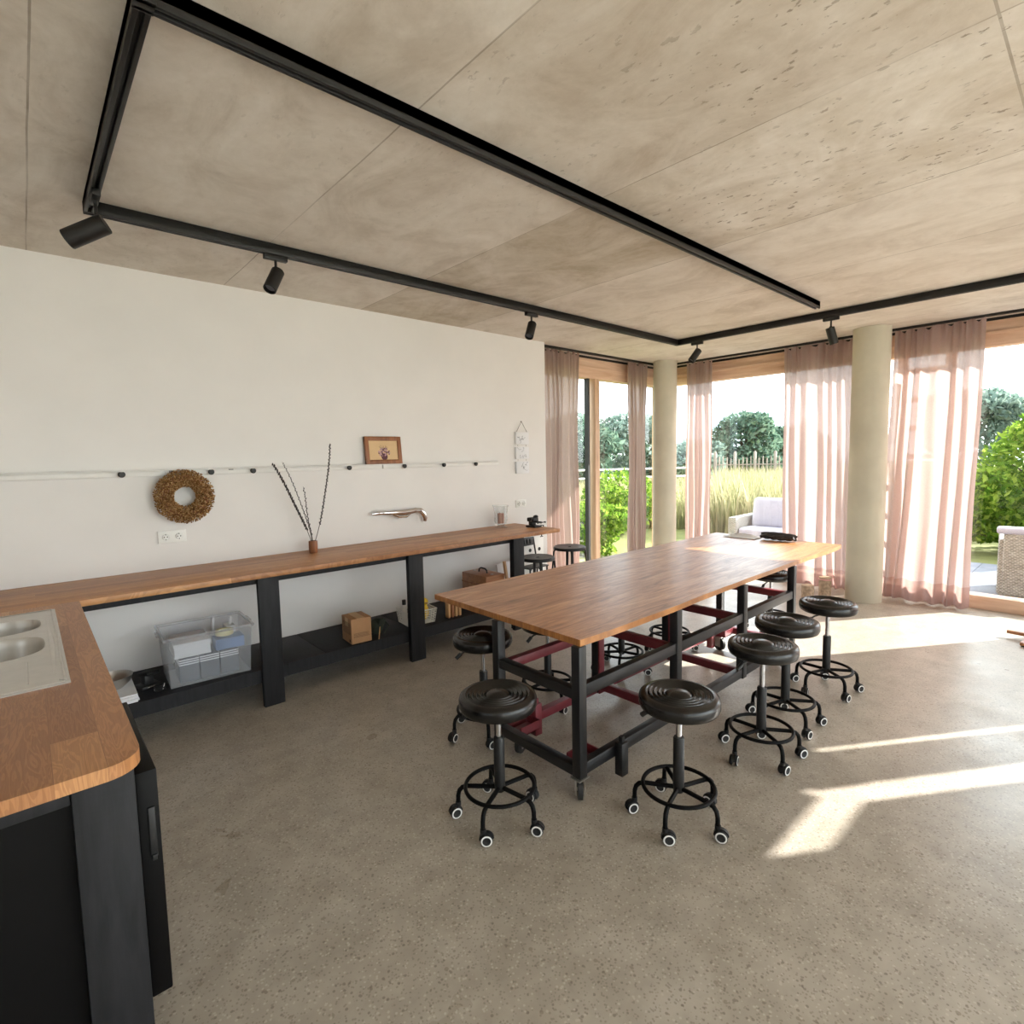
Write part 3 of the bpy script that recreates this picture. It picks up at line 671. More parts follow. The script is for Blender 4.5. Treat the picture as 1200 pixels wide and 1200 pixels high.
# ------------------------------------------------------------------ stools
def make_stool(zseat, label):
    t = thing('swivel_stool', label, 'stool', (0, 0, 0), 0, 'black swivel stools')
    R = .171; z = zseat
    # padded seat with concentric piped grooves
    prof = [(0, z - .070), (.10, z - .070), (.155, z - .066), (R - .006, z - .060), (R, z - .045), (R, z - .022), (R - .004, z - .010), (R - .016, z - .002), (R - .030, z)]
    for rr in (.132, .112, .092, .072):
        prof += [(rr + .010, z + .000), (rr + .004, z - .010), (rr - .002, z - .010), (rr - .007, z + .0015)]
    prof += [(.060, z - .001), (.056, z - .010), (.050, z - .002), (.030, z + .007), (0, z + .010)]
    g = G(); g.lathe(prof, seg=56); obj('seat', g, M['vinyl'], t, sharp=1.2)
    g = G(); g.lathe([(0, z - .085), (.06, z - .085), (.07, z - .0705), (0, z - .0705)], seg=24); g.box((.16, .05, .008), (0, 0, z - .078), (0, 0, .5)); obj('seat_plate', g, M['matte'], t)
    g = G(); a = 2.4; c, s = math.cos(a), math.sin(a)
    g.tube([(c * .05, s * .05, z - .084), (c * .11, s * .11, z - .092), (c * .135, s * .135, z - .104)], .0055, 8); g.tube([(c * .13, s * .13, z - .10), (c * .16, s * .16, z - .125)], .011, 10); obj('height_lever', g, M['matte'], t)
    g = G(); g.cyl((0, 0, .33), (0, 0, z - .085), .0125, seg=20); obj('gas_post', g, M['chrome'], t)
    g = G(); g.lathe([(0, .125), (.022, .125), (.024, .14), (.024, .365), (.021, .372), (0, .372)], seg=24); obj('column', g, M['matte'], t)
    g = G(); zr = .148; g.tube([(.152 * math.cos(2 * PI * k / 48), .152 * math.sin(2 * PI * k / 48), zr) for k in range(48)], .0088, 10, closed=True); obj('foot_ring', g, M['black'], t)
    for k in range(5):
        a = 2 * PI * k / 5; c, s = math.cos(a), math.sin(a)
        g = G(); g.tube([(c * r, s * r, zz) for r, zz in ((.015, .142), (.08, .142), (.146, .142), (.168, .136), (.181, .122), (.187, .10), (.188, .058))], .010, 10); obj('leg', g, M['black'], t)
        g = G(); sw = a + 1.1 + .9 * math.sin(k * 2.3 + 1); cw, sn = math.cos(sw), math.sin(sw)
        bx, by = c * .188, s * .188; wx, wy = bx + cw * .014, by + sn * .014
        g.cyl((bx, by, .052), (bx, by, .068), .0125, seg=14)
        Mx = Matrix.Translation((wx, wy, .027)) @ Matrix.Rotation(sw, 4, 'Z') @ Matrix.Rotation(PI / 2, 4, 'X')
        # hood: half-shell around the wheel
        hp = [(.0 + .031 * math.cos(q), .031 * math.sin(q)) for q in np.linspace(.15, PI * 1.02, 12)] + [(-.012, -.004), (.012, -.004)]
        g.prism(hp, -.0085, .0085, Mx)
        cs = obj('caster', g, M['matte'], t)
        g = G()
        for sd in (-1, 1):
            g.mi = 0; g.lathe([(0, .009 * sd), (.025, .009 * sd), (.0265, .012 * sd), (.025, .0185 * sd), (.0235, .0195 * sd)], (0, 0, 0), 24, Mx)
            g.mi = 1; g.lathe([(.0235, .0195 * sd), (.0175, .0202 * sd)], (0, 0, 0), 24, Mx)
            g.mi = 0; g.lathe([(.0175, .0202 * sd), (.015, .019 * sd), (0, .0185 * sd)], (0, 0, 0), 24, Mx)
        obj('wheel', g, [M['rubber'], M['ring']], cs)
    return t
R_ = math.radians
stools = [
    (1.472, 1.760, .572, -9, 'black swivel stool at the near short end of the table, leftmost in front'),
    (2.035, 1.214, .569, -21, 'black swivel stool nearest along the right side of the table'),
    (2.795, 1.185, .613, 19, 'second black swivel stool from the front along the right side of the table'),
    (3.235, 1.236, .628, 19, 'third black swivel stool from the front along the right side of the table'),
    (3.893, 1.231, .606, 16, 'farthest black swivel stool on the right side, before the concrete column'),
    (1.890, 2.385, .592, 22, 'black swivel stool behind the front left table leg, near the bench'),
    (2.435, 2.400, .56, 35, 'black swivel stool pushed under the left overhang, beside the first one'),
    (3.205, 2.390, .56, -4, 'black swivel stool under the left overhang, seen through the middle of the frame'),
    (3.850, 2.390, .56, 10, 'black swivel stool under the left overhang, farthest along that side'),
    (4.880, 2.010, .535, 40, 'black swivel stool tucked under the far end of the tabletop'),
]
protos = {}
for (x, y, z, ph, lab) in stools:
    key = round(z, 3)
    if key not in protos:
        o = make_stool(z, lab); protos[key] = o
    else:
        o = copy_tree(protos[key]); o['label'] = lab
    o.location = (x, y, 0); o.rotation_euler = (0, 0, R_(ph))

def metal_stool(x, y, h, rz, label):
    t = thing('metal_stool', label, 'stool', (x, y, 0), rz, 'black metal four-legged stools')
    g = G(); g.lathe([(.018, h - .006), (.12, h - .004), (.160, h), (.168, h - .006), (.17, h - .03), (.164, h - .03), (.158, h - .012), (.018, h - .014)], seg=36, close=True); obj('seat', g, M['bmetal'], t)
    for k in range(4):
        a = PI / 4 + k * PI / 2; c, s = math.cos(a), math.sin(a)
        g = G(); g.tube([(c * .135, s * .135, h - .015), (c * .165, s * .165, h - .05), (c * .225, s * .225, .0)], [.016, .016, .011], 8, squash=(1, .6)); obj('leg', g, M['bmetal'], t)
    g = G(); g.tube([(.178 * math.cos(2 * PI * k / 32 ), .178 * math.sin(2 * PI * k / 32), .24) for k in range(32)], .006, 6, closed=True); obj('stretcher', g, M['bmetal'], t)
    return t
metal_stool(3.665, 3.73, .622, .2, 'black four-legged metal stool by the end leg of the long bench')
metal_stool(4.19, 3.785, .652, .1, 'black four-legged metal stool standing in front of the pink curtain by the wall')

# ------------------------------------------------------------------ on the wall
g = G(); ZR = 1.532
t = thing('wall_rail', 'long white narrow wall rail with black knobs above the worktop', 'wall rail', (0, 4.25, ZR))
g = G(); g.span(-2.4, 2.30, -.022, -.002, -.017, .017, .004); g.span(2.31, 3.62, -.022, -.002, -.017, .017, .004); g.span(.70, .74, -.03, -.022, -.015, .015); obj('bar', g, M['rail'], t)
g = G(); g.span(-2.4, 3.60, -.05, -.002, .017, .024, .001); obj('ledge', g, M['rail'], t)
def wallx(px_list): return px_list
for x in (.46, .97, 1.245, 1.99, 2.508, 2.93, 3.31):
    g = G(); g.lathe([(0, 0), (.009, 0), (.009, .010), (.019, .013), (.020, .022), (.015, .027), (0, .028)], (x, -.0225, .001), 20, Matrix.Rotation(PI / 2, 4, 'X')); obj('knob', g, M['matte'], t)
for x in (.735, 1.10):
    g = G(); g.box((.03, .014, .012), (x, -.03, .018), bev=.002); obj('clip', g, M['matte'], t)

# dried wreath: one ring core plus thousands of seed heads
t = thing('dried_wreath', 'round wreath of dried brown seed heads hanging on the white rail', 'wreath', (.795, 4.18, 1.375))
core_ = G(); core_.tube([(.123 * math.cos(2 * PI * k / 40), 0, .123 * math.sin(2 * PI * k / 40)) for k in range(40)], .026, 10, closed=True); obj('wreath_base', core_, M['brownwood'], t)
rnd = random.Random(11); g = G()
for i in range(6500):
    a = rnd.uniform(0, 2 * PI); b = rnd.uniform(0, 2 * PI); rr = .026 + .033 * rnd.random() ** .8
    R0 = .123; p = Vector(((R0 + rr * math.cos(b)) * math.cos(a), -rr * math.sin(b) * .9, (R0 + rr * math.cos(b)) * math.sin(a)))
    if p.y > .055: continue
    s = rnd.uniform(.003, .0062); e = Euler((rnd.uniform(0, 6), rnd.uniform(0, 6), rnd.uniform(0, 6))).to_matrix()
    vs = [g.bm.verts.new(p + e @ Vector(q) * s) for q in ((1, 0, 0), (-1, 0, 0), (0, 1, 0), (0, -1, 0), (0, 0, 1.2), (0, 0, -1.2))]
    for f in ((0, 2, 4), (2, 1, 4), (1, 3, 4), (3, 0, 4), (2, 0, 5), (1, 2, 5), (3, 1, 5), (0, 3, 5)): g.bm.faces.new([vs[j] for j in f])
sd = obj('seed_heads', g, M['dried'], t); sd['kind'] = 'stuff'

def socket(x, z, w, h, label):
    t = thing('wall_socket', label, 'socket', (x, 4.25, z), 0, 'white double wall sockets')
    g = G(); g.box((w, .012, h), (0, -.007, 0), bev=.003); obj('cover_plate', g, M['white'], t)
    for sx in (-1, 1):
        g = G(); g.lathe([(0, .006), (.018, .006), (.0195, 0), (.022, -.002), (.022, .004)], (sx * w * .235, -.0135, 0), 24, Matrix.Rotation(PI / 2, 4, 'X')); c_ = obj('outlet', g, M['white'], t)
        g = G()
        for dx in (-.0085, .0085): g.cyl((sx * w * .235 + dx, -.021, 0), (sx * w * .235 + dx, -.0195, 0), .004, seg=10)
        g.box((.004, .002, .008), (sx * w * .235, -.0205, .0165)); g.box((.004, .002, .008), (sx * w * .235, -.0205, -.0165)); obj('contacts', g, M['matte'], c_)
socket(.715, 1.106, .165, .084, 'white double wall socket below the dried wreath')
socket(3.93, 1.096, .15, .078, 'small white double wall socket near the far end of the wall')

# framed picture leaning on the rail
t = thing('framed_picture', 'small wooden-framed flower still life leaning on the white rail', 'picture', (2.31, 4.207, ZR + .0245))
tilt = R_(-6)
fw, fh = .345, .235
def tl(p): return Vector((p[0], p[1] * math.cos(tilt) - p[2] * math.sin(tilt), p[1] * math.sin(tilt) + p[2] * math.cos(tilt)))
def tg(g):
    for v in g.bm.verts: v.co = tl(v.co)
    return g
g = G(); b = .036
g.span(-fw / 2, fw / 2, -.011, .011, 0, b, .003); g.span(-fw / 2, fw / 2, -.011, .011, fh - b, fh, .003); g.span(-fw / 2, -fw / 2 + b, -.0115, .0115, .001, fh - .001, .003); g.span(fw / 2 - b, fw / 2, -.0115, .0115, .001, fh - .001, .003)
obj('frame', tg(g), M['brownwood'], t)
g = G(); g.span(-fw / 2 + b, fw / 2 - b, -.001, .003, b, fh - b); cv = obj('canvas', tg(g), M['canvas'], t)
g = G(); rnd = random.Random(5)
g.mi = 0; g.lathe([(0, 0), (.030, 0), (.026, .001), (0, .0012)], (0.006, -.0012, .062), 16, Matrix.Rotation(PI / 2, 4, 'X'))
for i in range(60):
    a = rnd.uniform(0, 2 * PI); r = rnd.random() ** .5; g.mi = 0 if rnd.random() < .45 else 1
    x, z = .004 + .055 * r * math.cos(a), .098 + .036 * r * math.sin(a)
    g.lathe([(0, 0), (rnd.uniform(.004, .009), 0), (0, .0008)], (x, -.0014 - .00002 * i, z), 7, Matrix.Rotation(PI / 2, 4, 'X'))
for i in range(9):
    x = -.04 + .01 * i; g.mi = 0; g.tube([(x * .5 + .004, -.0014, .12), (x + .004, -.0014, .15 + .01 * math.sin(i * 2.2))], .0012, 4)
obj('painted_flowers', tg(g), [M['plum'], M['mauve']], cv)

# three small drawings hung from one cord
t = thing('hanging_drawings', 'three small white drawing panels hung one below another on a cord', 'picture', (3.955, 4.25, 1.40))
g = G()
for sx in (-1, 1): g.tube([(0, -.012, .565), (sx * .075, -.014, .455)], .0018, 5)
for zz in (.30, .147):
    for sx in (-1, 1): g.tube([(sx * .06, -.014, zz + .002), (sx * .06, -.014, zz + .022)], .0015, 4)
g.cyl((0, -.016, .565), (0, -.001, .565), .004, seg=8); obj('cord', g, M['ink'], t)
rnd = random.Random(2)
for k, zz in enumerate((.08, .234, .388)):
    g = G(); g.box((.185, .022, .126), (0, -.013, zz), bev=.002); p = obj('panel', g, M['paper'], t)
    g = G()
    for i in range(7):
        x, z = rnd.uniform(-.04, .05), zz + rnd.uniform(-.04, .04); pts = [(x, -.0245, z)]
        for j in range(5):
            x += rnd.uniform(-.02, .02); z += rnd.uniform(-.018, .018); pts.append((max(-.08, min(.08, x)), -.0245, max(zz - .055, min(zz + .055, z))))
        g.tube(pts, .0011, 4)
    obj('pencil_lines', g, M['grey'], p)

# curved silvery ornament on the wall
t = thing('wall_ornament', 'curved silvery metal ornament fixed to the wall above the worktop', 'ornament', (2.17, 4.20, 1.115))
path = [(0, 0, .018), (.05, 0, .022), (.12, -.005, .020), (.20, -.01, .016), (.29, -.01, .010), (.36, -.01, .014), (.42, -.01, .020), (.47, -.01, .012), (.505, -.01, -.018), (.52, -.01, -.060), (.515, -.01, -.088)]
g = G(); g.tube(path, [.010, .016, .017, .022, .028, .026, .025, .027, .028, .026, .017], 14, squash=(.8, 1)); obj('body', g, M['chrome'], t)
g = G(); g.tube([(.19, -.012, .0), (.25, -.014, -.022), (.32, -.014, -.026), (.37, -.012, -.006)], [.006, .012, .014, .005], 10); g.tube([(.235, -.014, -.02), (.238, -.014, -.04)], .003, 6); obj('guard', g, M['chrome'], t)
g = G()
for x in (.06, .10, .16, .20): g.ball((x, -.016, .024), (.008, .006, .007), 10)
for k in range(3): g.tube([(.40, -.033 + .004 * k, .030 - .012 * k), (.46, -.034, .022 - .012 * k), (.495, -.034, -.012 - .004 * k), (.505, -.034, -.05)], .0025, 5)
obj('studs', g, M['steel'], t)
g = G(); g.cyl((.15, 0, .018), (.15, .049, .018), .006); g.cyl((.42, 0, .018), (.42, .049, .018), .006); obj('mounting_pin', g, M['steel'], t)

# ------------------------------------------------------------------ on the worktop
t = thing('twig_vase', 'small brown wooden vase holding dark budded twigs on the worktop', 'vase', (1.615, 4.10, WT))
g = G(); g.lathe([(0, 0), (.030, 0), (.033, .01), (.033, .086), (.031, .092), (.024, .092), (.023, .03), (0, .028)], seg=28); obj('vase', g, M['brownwood'], t)
rnd = random.Random(9)
for (dx, dy, dz, bend, nb, sz, lab) in ((-.275, -.02, .69, .02, 70, .0068, 0), (-.19, .03, .70, .03, 38, .0046, 0), (-.055, .0, .51, .0, 24, .0052, 0), (.165, -.01, .835, .03, 64, .0058, 0)):
    g = G(); pts = []
    for k in range(9):
        q = k / 8; pts.append(Vector((dx * q + bend * math.sin(PI * q) + .004 * math.sin(9 * q), dy * q, .04 + (dz - .04) * q)))
    g.tube(pts, [.0026 - .0016 * k / 8 for k in range(9)], 6); st = obj('twig', g, M['twig'], t)
    g = G()
    for i in range(nb):
        q = .22 + .78 * i / nb if dz > .5 else .55 + .45 * i / nb
        k = min(7, int(q * 8)); f = q * 8 - k; p = pts[k] * (1 - f) + pts[k + 1] * f; a = i * 2.4
        g.ball(p + Vector((math.cos(a), math.sin(a), .3)) * sz * .75, (sz * .75, sz * .75, sz * 1.5), 6, (rnd.uniform(-.4, .4), rnd.uniform(-.4, .4), 0))
    obj('buds', g, M['bud'], st)

t = thing('hurricane_glass', 'clear glass candle holder on the far part of the worktop', 'candle holder', (3.52, 4.10, WT))
g = G(); g.lathe([(0, 0), (.062, 0), (.066, .006), (.03, .014), (.034, .026), (.060, .040), (.068, .07), (.066, .13), (.072, .20), (.083, .222), (.080, .222), (.069, .20), (.063, .13), (.064, .072), (.055, .044), (0, .040)], seg=36); obj('glass_cup', g, M['jar'], t)
for i, (dx, r, h) in enumerate(((-.014, .020, .105), (.022, .018, .10))):
    c = thing('candle', ('thick brown candle on the left inside the glass holder', 'thinner brown candle on the right inside the glass holder')[i], 'candle', (3.52 + dx, 4.10, WT + .0405), 0, 'brown candles in the glass holder')
    g = G(); g.lathe([(0, 0), (r, 0), (r, h - .004), (r - .004, h), (0, h - .003)], seg=20); obj('wax', g, M['candle'], c)
    g = G(); g.cyl((0, 0, h - .003), (.001, 0, h + .010), .0012, seg=6); obj('wick', g, M['matte'], c)

t = thing('table_vise', 'small black clamp-on vise at the far end of the long worktop', 'vise', (3.745, 3.86, WT))
g = G(); g.box((.10, .13, .018), (0, 0, .010), bev=.004); g.box((.05, .06, .05), (0, .02, .04), bev=.008); obj('base', g, M['matte'], t)
g = G(); g.box((.075, .03, .04), (.0, .045, .075), bev=.008); g.box((.075, .03, .04), (.0, -.02, .075), bev=.008); g.cyl((0, -.11, .055), (0, .06, .055), .010); obj('jaw', g, M['matte'], t)
g = G(); g.ball((.03, .0, .10), (.03, .025, .02), 12); g.tube([(-.05, -.11, .055), (.05, -.11, .055)], .005, 8); g.ball((.05, -.11, .055), .009, 8); g.ball((-.05, -.11, .055), .009, 8); obj('handle', g, M['matte'], t)
g = G(); g.tube([(.07, -.03, .012), (.107, -.03, .012), (.107, -.03, -.06), (.08, -.03, -.06)], .006, 8); g.cyl((.08, -.03, -.10), (.08, -.03, -.045), .005); g.cyl((.062, -.03, -.10), (.098, -.03, -.10), .004); obj('clamp', g, M['matte'], t)

# loose cloth on the far end of the table
g = G()
for k in range(4):
    g.tube([(.035 * math.cos(q * 1.1 + k * PI / 2) , -.15 + .30 * q / 6.3, .040 + .016 * math.sin(q * 1.1 + k * PI / 2)) for q in np.linspace(0, 6.3, 40)], [.013 + .010 * math.sin(PI * (j + 2) / 44) for j in range(40)], 8)
tag(obj('rolled_cloth', g, M['cloth'], loc=(5.20, 2.08, TT)), 'twisted charcoal cloth lying at the far end of the table', 'cloth')
g = G(); rnd = random.Random(3); nx, ny = 18, 12
vs = [[g.bm.verts.new((-.10 + .20 * i / nx, -.16 + .32 * j / ny, .006 + .034 * abs(math.sin(i * .9 + j * .55)) * math.sin(PI * i / nx) * math.sin(PI * j / ny))) for i in range(nx + 1)] for j in range(ny + 1)]
for j in range(ny):
    for i in range(nx): g.bm.faces.new([vs[j][i], vs[j][i + 1], vs[j + 1][i + 1], vs[j + 1][i]])
tag(obj('folded_napkin', g, M['paper'], loc=(5.20, 2.42, TT + .001), sharp=3), 'pale crumpled cloth lying flat at the far end of the table', 'cloth')

# ------------------------------------------------------------------ on the low shelf
S0 = SH + .0005
t = thing('storage_tub', 'clear plastic storage tub filled with craft supplies on the low shelf', 'tub', (.80, 3.905, S0), R_(-3))
tw, td, th, wl = .48, .37, .305, .003
g = G(); tap = .93
def ring(z, s, o=0): return [(sx * (tw / 2 * s + o), sy * (td / 2 * s + o), z) for sx, sy in ((-1, -1), (1, -1), (1, 1), (-1, 1))]
A, B = ring(.001, tap), ring(th, 1.0); A2, B2 = ring(.004, tap, -wl), ring(th, 1.0, -wl)
g.quad(A[::-1]); g.quad(A2)
for k in range(4):
    k2 = (k + 1) % 4; g.quad([A[k], A[k2], B[k2], B[k]]); g.quad([A2[k2], A2[k], B2[k], B2[k2]])
obj('tub_body', g, M['clear'], t)
g = G(); rr = ring(th, 1.0, .008); 
for k in range(4): g.tube([rr[k], rr[(k + 1) % 4]], .009, 8)
for sx in (-1, 1): g.box((.022, .12, .012), (sx * (tw / 2 + .018), 0, th - .004), bev=.004)
obj('tub_rim', g, M['clear'], t)
TX = lambda dx, dy, dz: tuple(Matrix.Translation((.80, 3.905, S0)) @ Matrix.Rotation(R_(-3), 4, 'Z') @ Vector((dx, dy, dz)))
for i in range(3):
    g = G(); g.mi = 0; g.box((.106, .20, .15), (0, 0, .075), bev=.002); g.mi = 1
    for zz in (.112, .126, .140): g.box((.1075, .202, .007), (0, 0, zz))
    o = obj('document_box', g, [M['binder'], M['paper']], loc=TX(-.115 + .113 * i, -.03, .0055), rz=R_(-3))
    tag(o, 'slate-grey striped document box inside the clear tub, ' + ('leftmost of three', 'middle of three', 'rightmost of three')[i], 'box', 'grey boxes in the clear tub')
g = G(); g.box((.20, .25, .012), (0, 0, .006), bev=.001); g.box((.196, .246, .06), (0, 0, .040), bev=.002); g.box((.205, .255, .02), (0, 0, .080), bev=.002)
tag(obj('carton_lid', g, M['paper'], loc=TX(-.09, .0, .16), rz=R_(-3)), 'pale flat carton lying on the left side in the clear tub', 'box')
g = G(); g.lathe([(.036, 0), (.052, 0), (.052, .03), (.036, .03)], seg=32, close=True)
tag(obj('tape_roll', g, M['cream'], loc=TX(.10, -.075, .245), rz=0), 'cream roll of masking tape on top in the clear tub', 'tape')
g = G(); g.box((.165, .12, .07), (0, 0, .035), bev=.004); 
tag(obj('blue_bag', g, M['bluep'], loc=TX(.115, -.10, .17), rz=R_(-3)), 'blue printed bag below the tape roll in the clear tub', 'bag')
g = G(); g.box((.06, .10, .10), (0, 0, .05), bev=.008)
tag(obj('white_carton', g, M['white'], loc=TX(.165, -.09, .0055) if False else TX(.155, .06, .17), rz=0), 'white upright carton at the back right inside the clear tub', 'box')
for i, (dx, dy, h) in enumerate(((.06, .08, .12), (.155, .03, .12))):
    g = G(); g.cyl((0, 0, 0), (.01, 0, h), .010, seg=12); g.cyl((.01, 0, h), (.0102, 0, h + .002), .006, seg=10)
    tag(obj('cardboard_tube', g, M['paper'], loc=TX(dx, dy + .03, .20)), ('thin white tube standing behind the tape roll', 'thin white tube standing right of the tape roll')[i] + ' in the clear tub', 'tube', 'white tubes in the tub')

t = thing('cardboard_box', 'small closed cardboard box with printed sides on the black shelf', 'box', (1.79, 3.785, S0), R_(-4))
g = G(); g.box((.155, .185, .185), (0, 0, .0925), bev=.002); bx = obj('carton', g, M['card'], t)
g = G(); g.span(-.03, .03, -.093, .093, .185, .1865); g.span(-.078, -.0775, -.03, .03, .12, .184); obj('packing_tape', g, M['canvas'], t)
g = G(); rnd = random.Random(8)
for r_ in range(4):
    x = -.06
    while x < .055:
        w_ = rnd.uniform(.004, .012); g.box((w_, .0012, .0035), (x + w_ / 2, -.0931, .075 - r_ * .009)); x += w_ + .004
obj('printed_text', g, M['ink'], bx); g = G()
for r_ in range(9):
    y = -.075
    while y < .06:
        w_ = rnd.uniform(.004, .016); g.box((.0012, w_, .004), (-.0781, y + w_ / 2, .15 - r_ * .010)); y += w_ + .005
obj('printed_text', g, M['ink'], bx)
g = G(); g.box((.0012, .02, .02), (-.0781, -.06, .02)); obj('printed_square', g, M['ink'], bx)
g = G(); g.ball((0, 0, .062), (.055, .06, .060), 18); g.box((.075, .06, .05), (.02, -.02, .10), (0, .3, .4), bev=.012); g.tube([(.04, -.05, .012), (.085, -.04, .06), (.06, .02, .11)], .006, 6)
tag(obj('fabric_pouch', g, M['dgreen'], loc=(1.955, 3.79, S0)), 'dark green cloth pouch sitting right behind the cardboard box', 'pouch')
g = G(); g.cyl((-.03, -.06, .008), (.03, .03, .075), .004, seg=8)
tag(obj('wooden_stick', g, M['palewood'], loc=(1.93, 3.71, S0)), 'thin pale stick leaning beside the green pouch', 'stick')

t = thing('storage_basket', 'white perforated plastic basket of toys behind the second bench leg', 'basket', (2.35, 3.84, S0), R_(-6))
bw, bd, bh = .27, .21, .115
g = G(); A, B = [(sx * bw / 2 * .88, sy * bd / 2 * .88, .001) for sx, sy in ((-1, -1), (1, -1), (1, 1), (-1, 1))], [(sx * bw / 2, sy * bd / 2, bh) for sx, sy in ((-1, -1), (1, -1), (1, 1), (-1, 1))]
g.quad(A[::-1]); g.quad([(x, y, .003) for x, y, z in A])
for k in range(4):
    k2 = (k + 1) % 4; a0, a1, b0, b1 = map(Vector, (A[k], A[k2], B[k], B[k2]))
    nn = 12
    for i in range(nn + 1): q = i / nn; g.tube([a0 + (a1 - a0) * q, b0 + (b1 - b0) * q], .0022, 4)
    for q in (.12, .3, .48, .66, .84, 1): g.tube([a0 + (b0 - a0) * q, a1 + (b1 - a1) * q], .0022 if q < 1 else .005, 5)
obj('basket_weave', g, M['white'], t)
BX = lambda dx, dy, dz: tuple(Matrix.Translation((2.35, 3.84, S0)) @ Matrix.Rotation(R_(-6), 4, 'Z') @ Vector((dx, dy, dz)))
t = thing('toy_duck', 'yellow toy duck at the right end of the white basket', 'toy', BX(.065, -.01, .006))
g = G(); g.ball((0, 0, .07), (.04, .04, .068), 18); g.ball((0, -.004, .155), .034, 18); obj('body', g, M['yellow'], t); g = G(); g.ball((0, -.038, .152), (.013, .014, .006), 10); obj('beak', g, M['candle'], t)
g = G(); g.ball((0, 0, .05), (.035, .05, .05), 16); g.ball((-.01, 0, .11), (.022, .03, .04), 14)
tag(obj('toy_banana', g, M['yellow'], loc=BX(-.04, -.03, .006)), 'yellow plastic toy between bottle and bench leg in the basket', 'toy')
t = thing('cleaning_bottle', 'white bottle with black cap at the left in the basket', 'bottle', BX(-.095, .03, .006))
g = G(); g.lathe([(0, 0), (.022, 0), (.024, .01), (.024, .13), (.014, .15), (0, .15)], seg=20); obj('bottle_body', g, M['white'], t)
g = G(); g.lathe([(0, .1505), (.016, .1505), (.016, .19), (0, .192)], seg=18); obj('cap', g, M['matte'], t)

for i in range(4):
    x = 2.60 + .038 * i; h = (.165, .16, .155, .14)[i]
    g = G(); g.box((.022, .05, h), (0, 0, h / 2), (0, 0, 0), bev=.006); g.ball((0, 0, h), (.014, .02, .018), 10)
    tag(obj('wooden_peg', g, M['palewood' if i != 1 else 'casewood'], loc=(x, 3.745, S0)), ('first', 'second, darker', 'third', 'last, shortest')[i] + ' upright wooden peg from the left beside the basket', 'wooden peg', 'wooden pegs on the shelf')
t = thing('carrying_case', 'brown wooden carrying case with black handle on the far shelf end', 'case', (3.12, 3.905, S0))
g = G(); g.box((.22, .36, .285), (0, 0, .1425), bev=.006); cs = obj('body', g, M['casewood'], t)
g = G(); g.box((.224, .364, .012), (0, 0, .20)); obj('lid_seam', g, M['brownwood'], t)
g = G(); g.tube([(0, -.06, .286), (0, -.055, .312), (0, -.03, .326), (0, .03, .326), (0, .055, .312), (0, .06, .286)], .007, 8); obj('handle', g, M['matte'], t)
g = G(); 
for y in (-.13, .13): g.box((.03, .02, .006), (0, y, .288), bev=.002)
obj('latch', g, M['steel'], t)
g = G(); g.box((.30, .016, .52), (0, 0, .26), (R_(-9), 0, 0), bev=.001)
o = obj('leaning_canvas', g, M['paper'], loc=(3.60, 4.09, .0), rz=R_(12)); tag(o, 'pale stretched canvas leaning at the wall beside the last bench leg', 'canvas')
o.location.z = .006
g = G(); g.box((.03, .022, .56), (0, 0, .28), (R_(-9), 0, 0), bev=.002)
tag(obj('wooden_board', g, M['palewood'], loc=(3.50, 3.985, .004), rz=R_(12)), 'narrow pale wooden board leaning beside the white canvas', 'board')

t = thing('hole_punch', 'black desk hole punch on the left end of the low shelf', 'hole punch', (.475, 3.90, S0), .3)
g = G(); g.box((.11, .10, .018), (0, 0, .009), bev=.003); g.box((.05, .06, .06), (0, .01, .045), bev=.006); obj('base', g, M['matte'], t)
g = G(); g.box((.075, .13, .022), (0, -.01, .085), (R_(-12), 0, 0), bev=.008); obj('lever', g, M['black'], t)
g = G(); g.cyl((-.03, -.0525, .01), (.01, -.0525, .01), .005); obj('pin', g, M['chrome'], t)
t = thing('cable_bundle', 'black coiled cable with thin white tag beside the clear tub', 'cable', (.515, 3.76, S0))
g = G(); g.tube([(.028 * math.cos(a), .04 * math.sin(a), .008 + .002 * a) for a in np.linspace(0, 14, 60)], .004, 6); obj('cord', g, M['matte'], t)
g = G(); g.cyl((.01, -.02, .012), (.018, -.045, .06), .002, seg=6); obj('tag', g, M['white'], t)
g = G()
for k in range(5): g.box((.22, .30, .009), (.004 * math.sin(k * 2.1), .004 * math.cos(k * 3), .005 + .010 * k), (0, 0, .03 * math.sin(k)))
tag(obj('paper_stack', g, M['paper'], loc=(.285, 3.83, S0)), 'stack of white paper below the metal bowl on the low shelf', 'paper')
g = G(); g.lathe([(0, 0), (.05, 0), (.085, .03), (.10, .07), (.097, .07), (.082, .033), (.048, .004), (0, .004)], seg=36)
tag(obj('metal_bowl', g, M['steel'], loc=(.30, 3.86, S0 + .0555)), 'shiny metal bowl on the paper stack under the worktop corner', 'bowl')

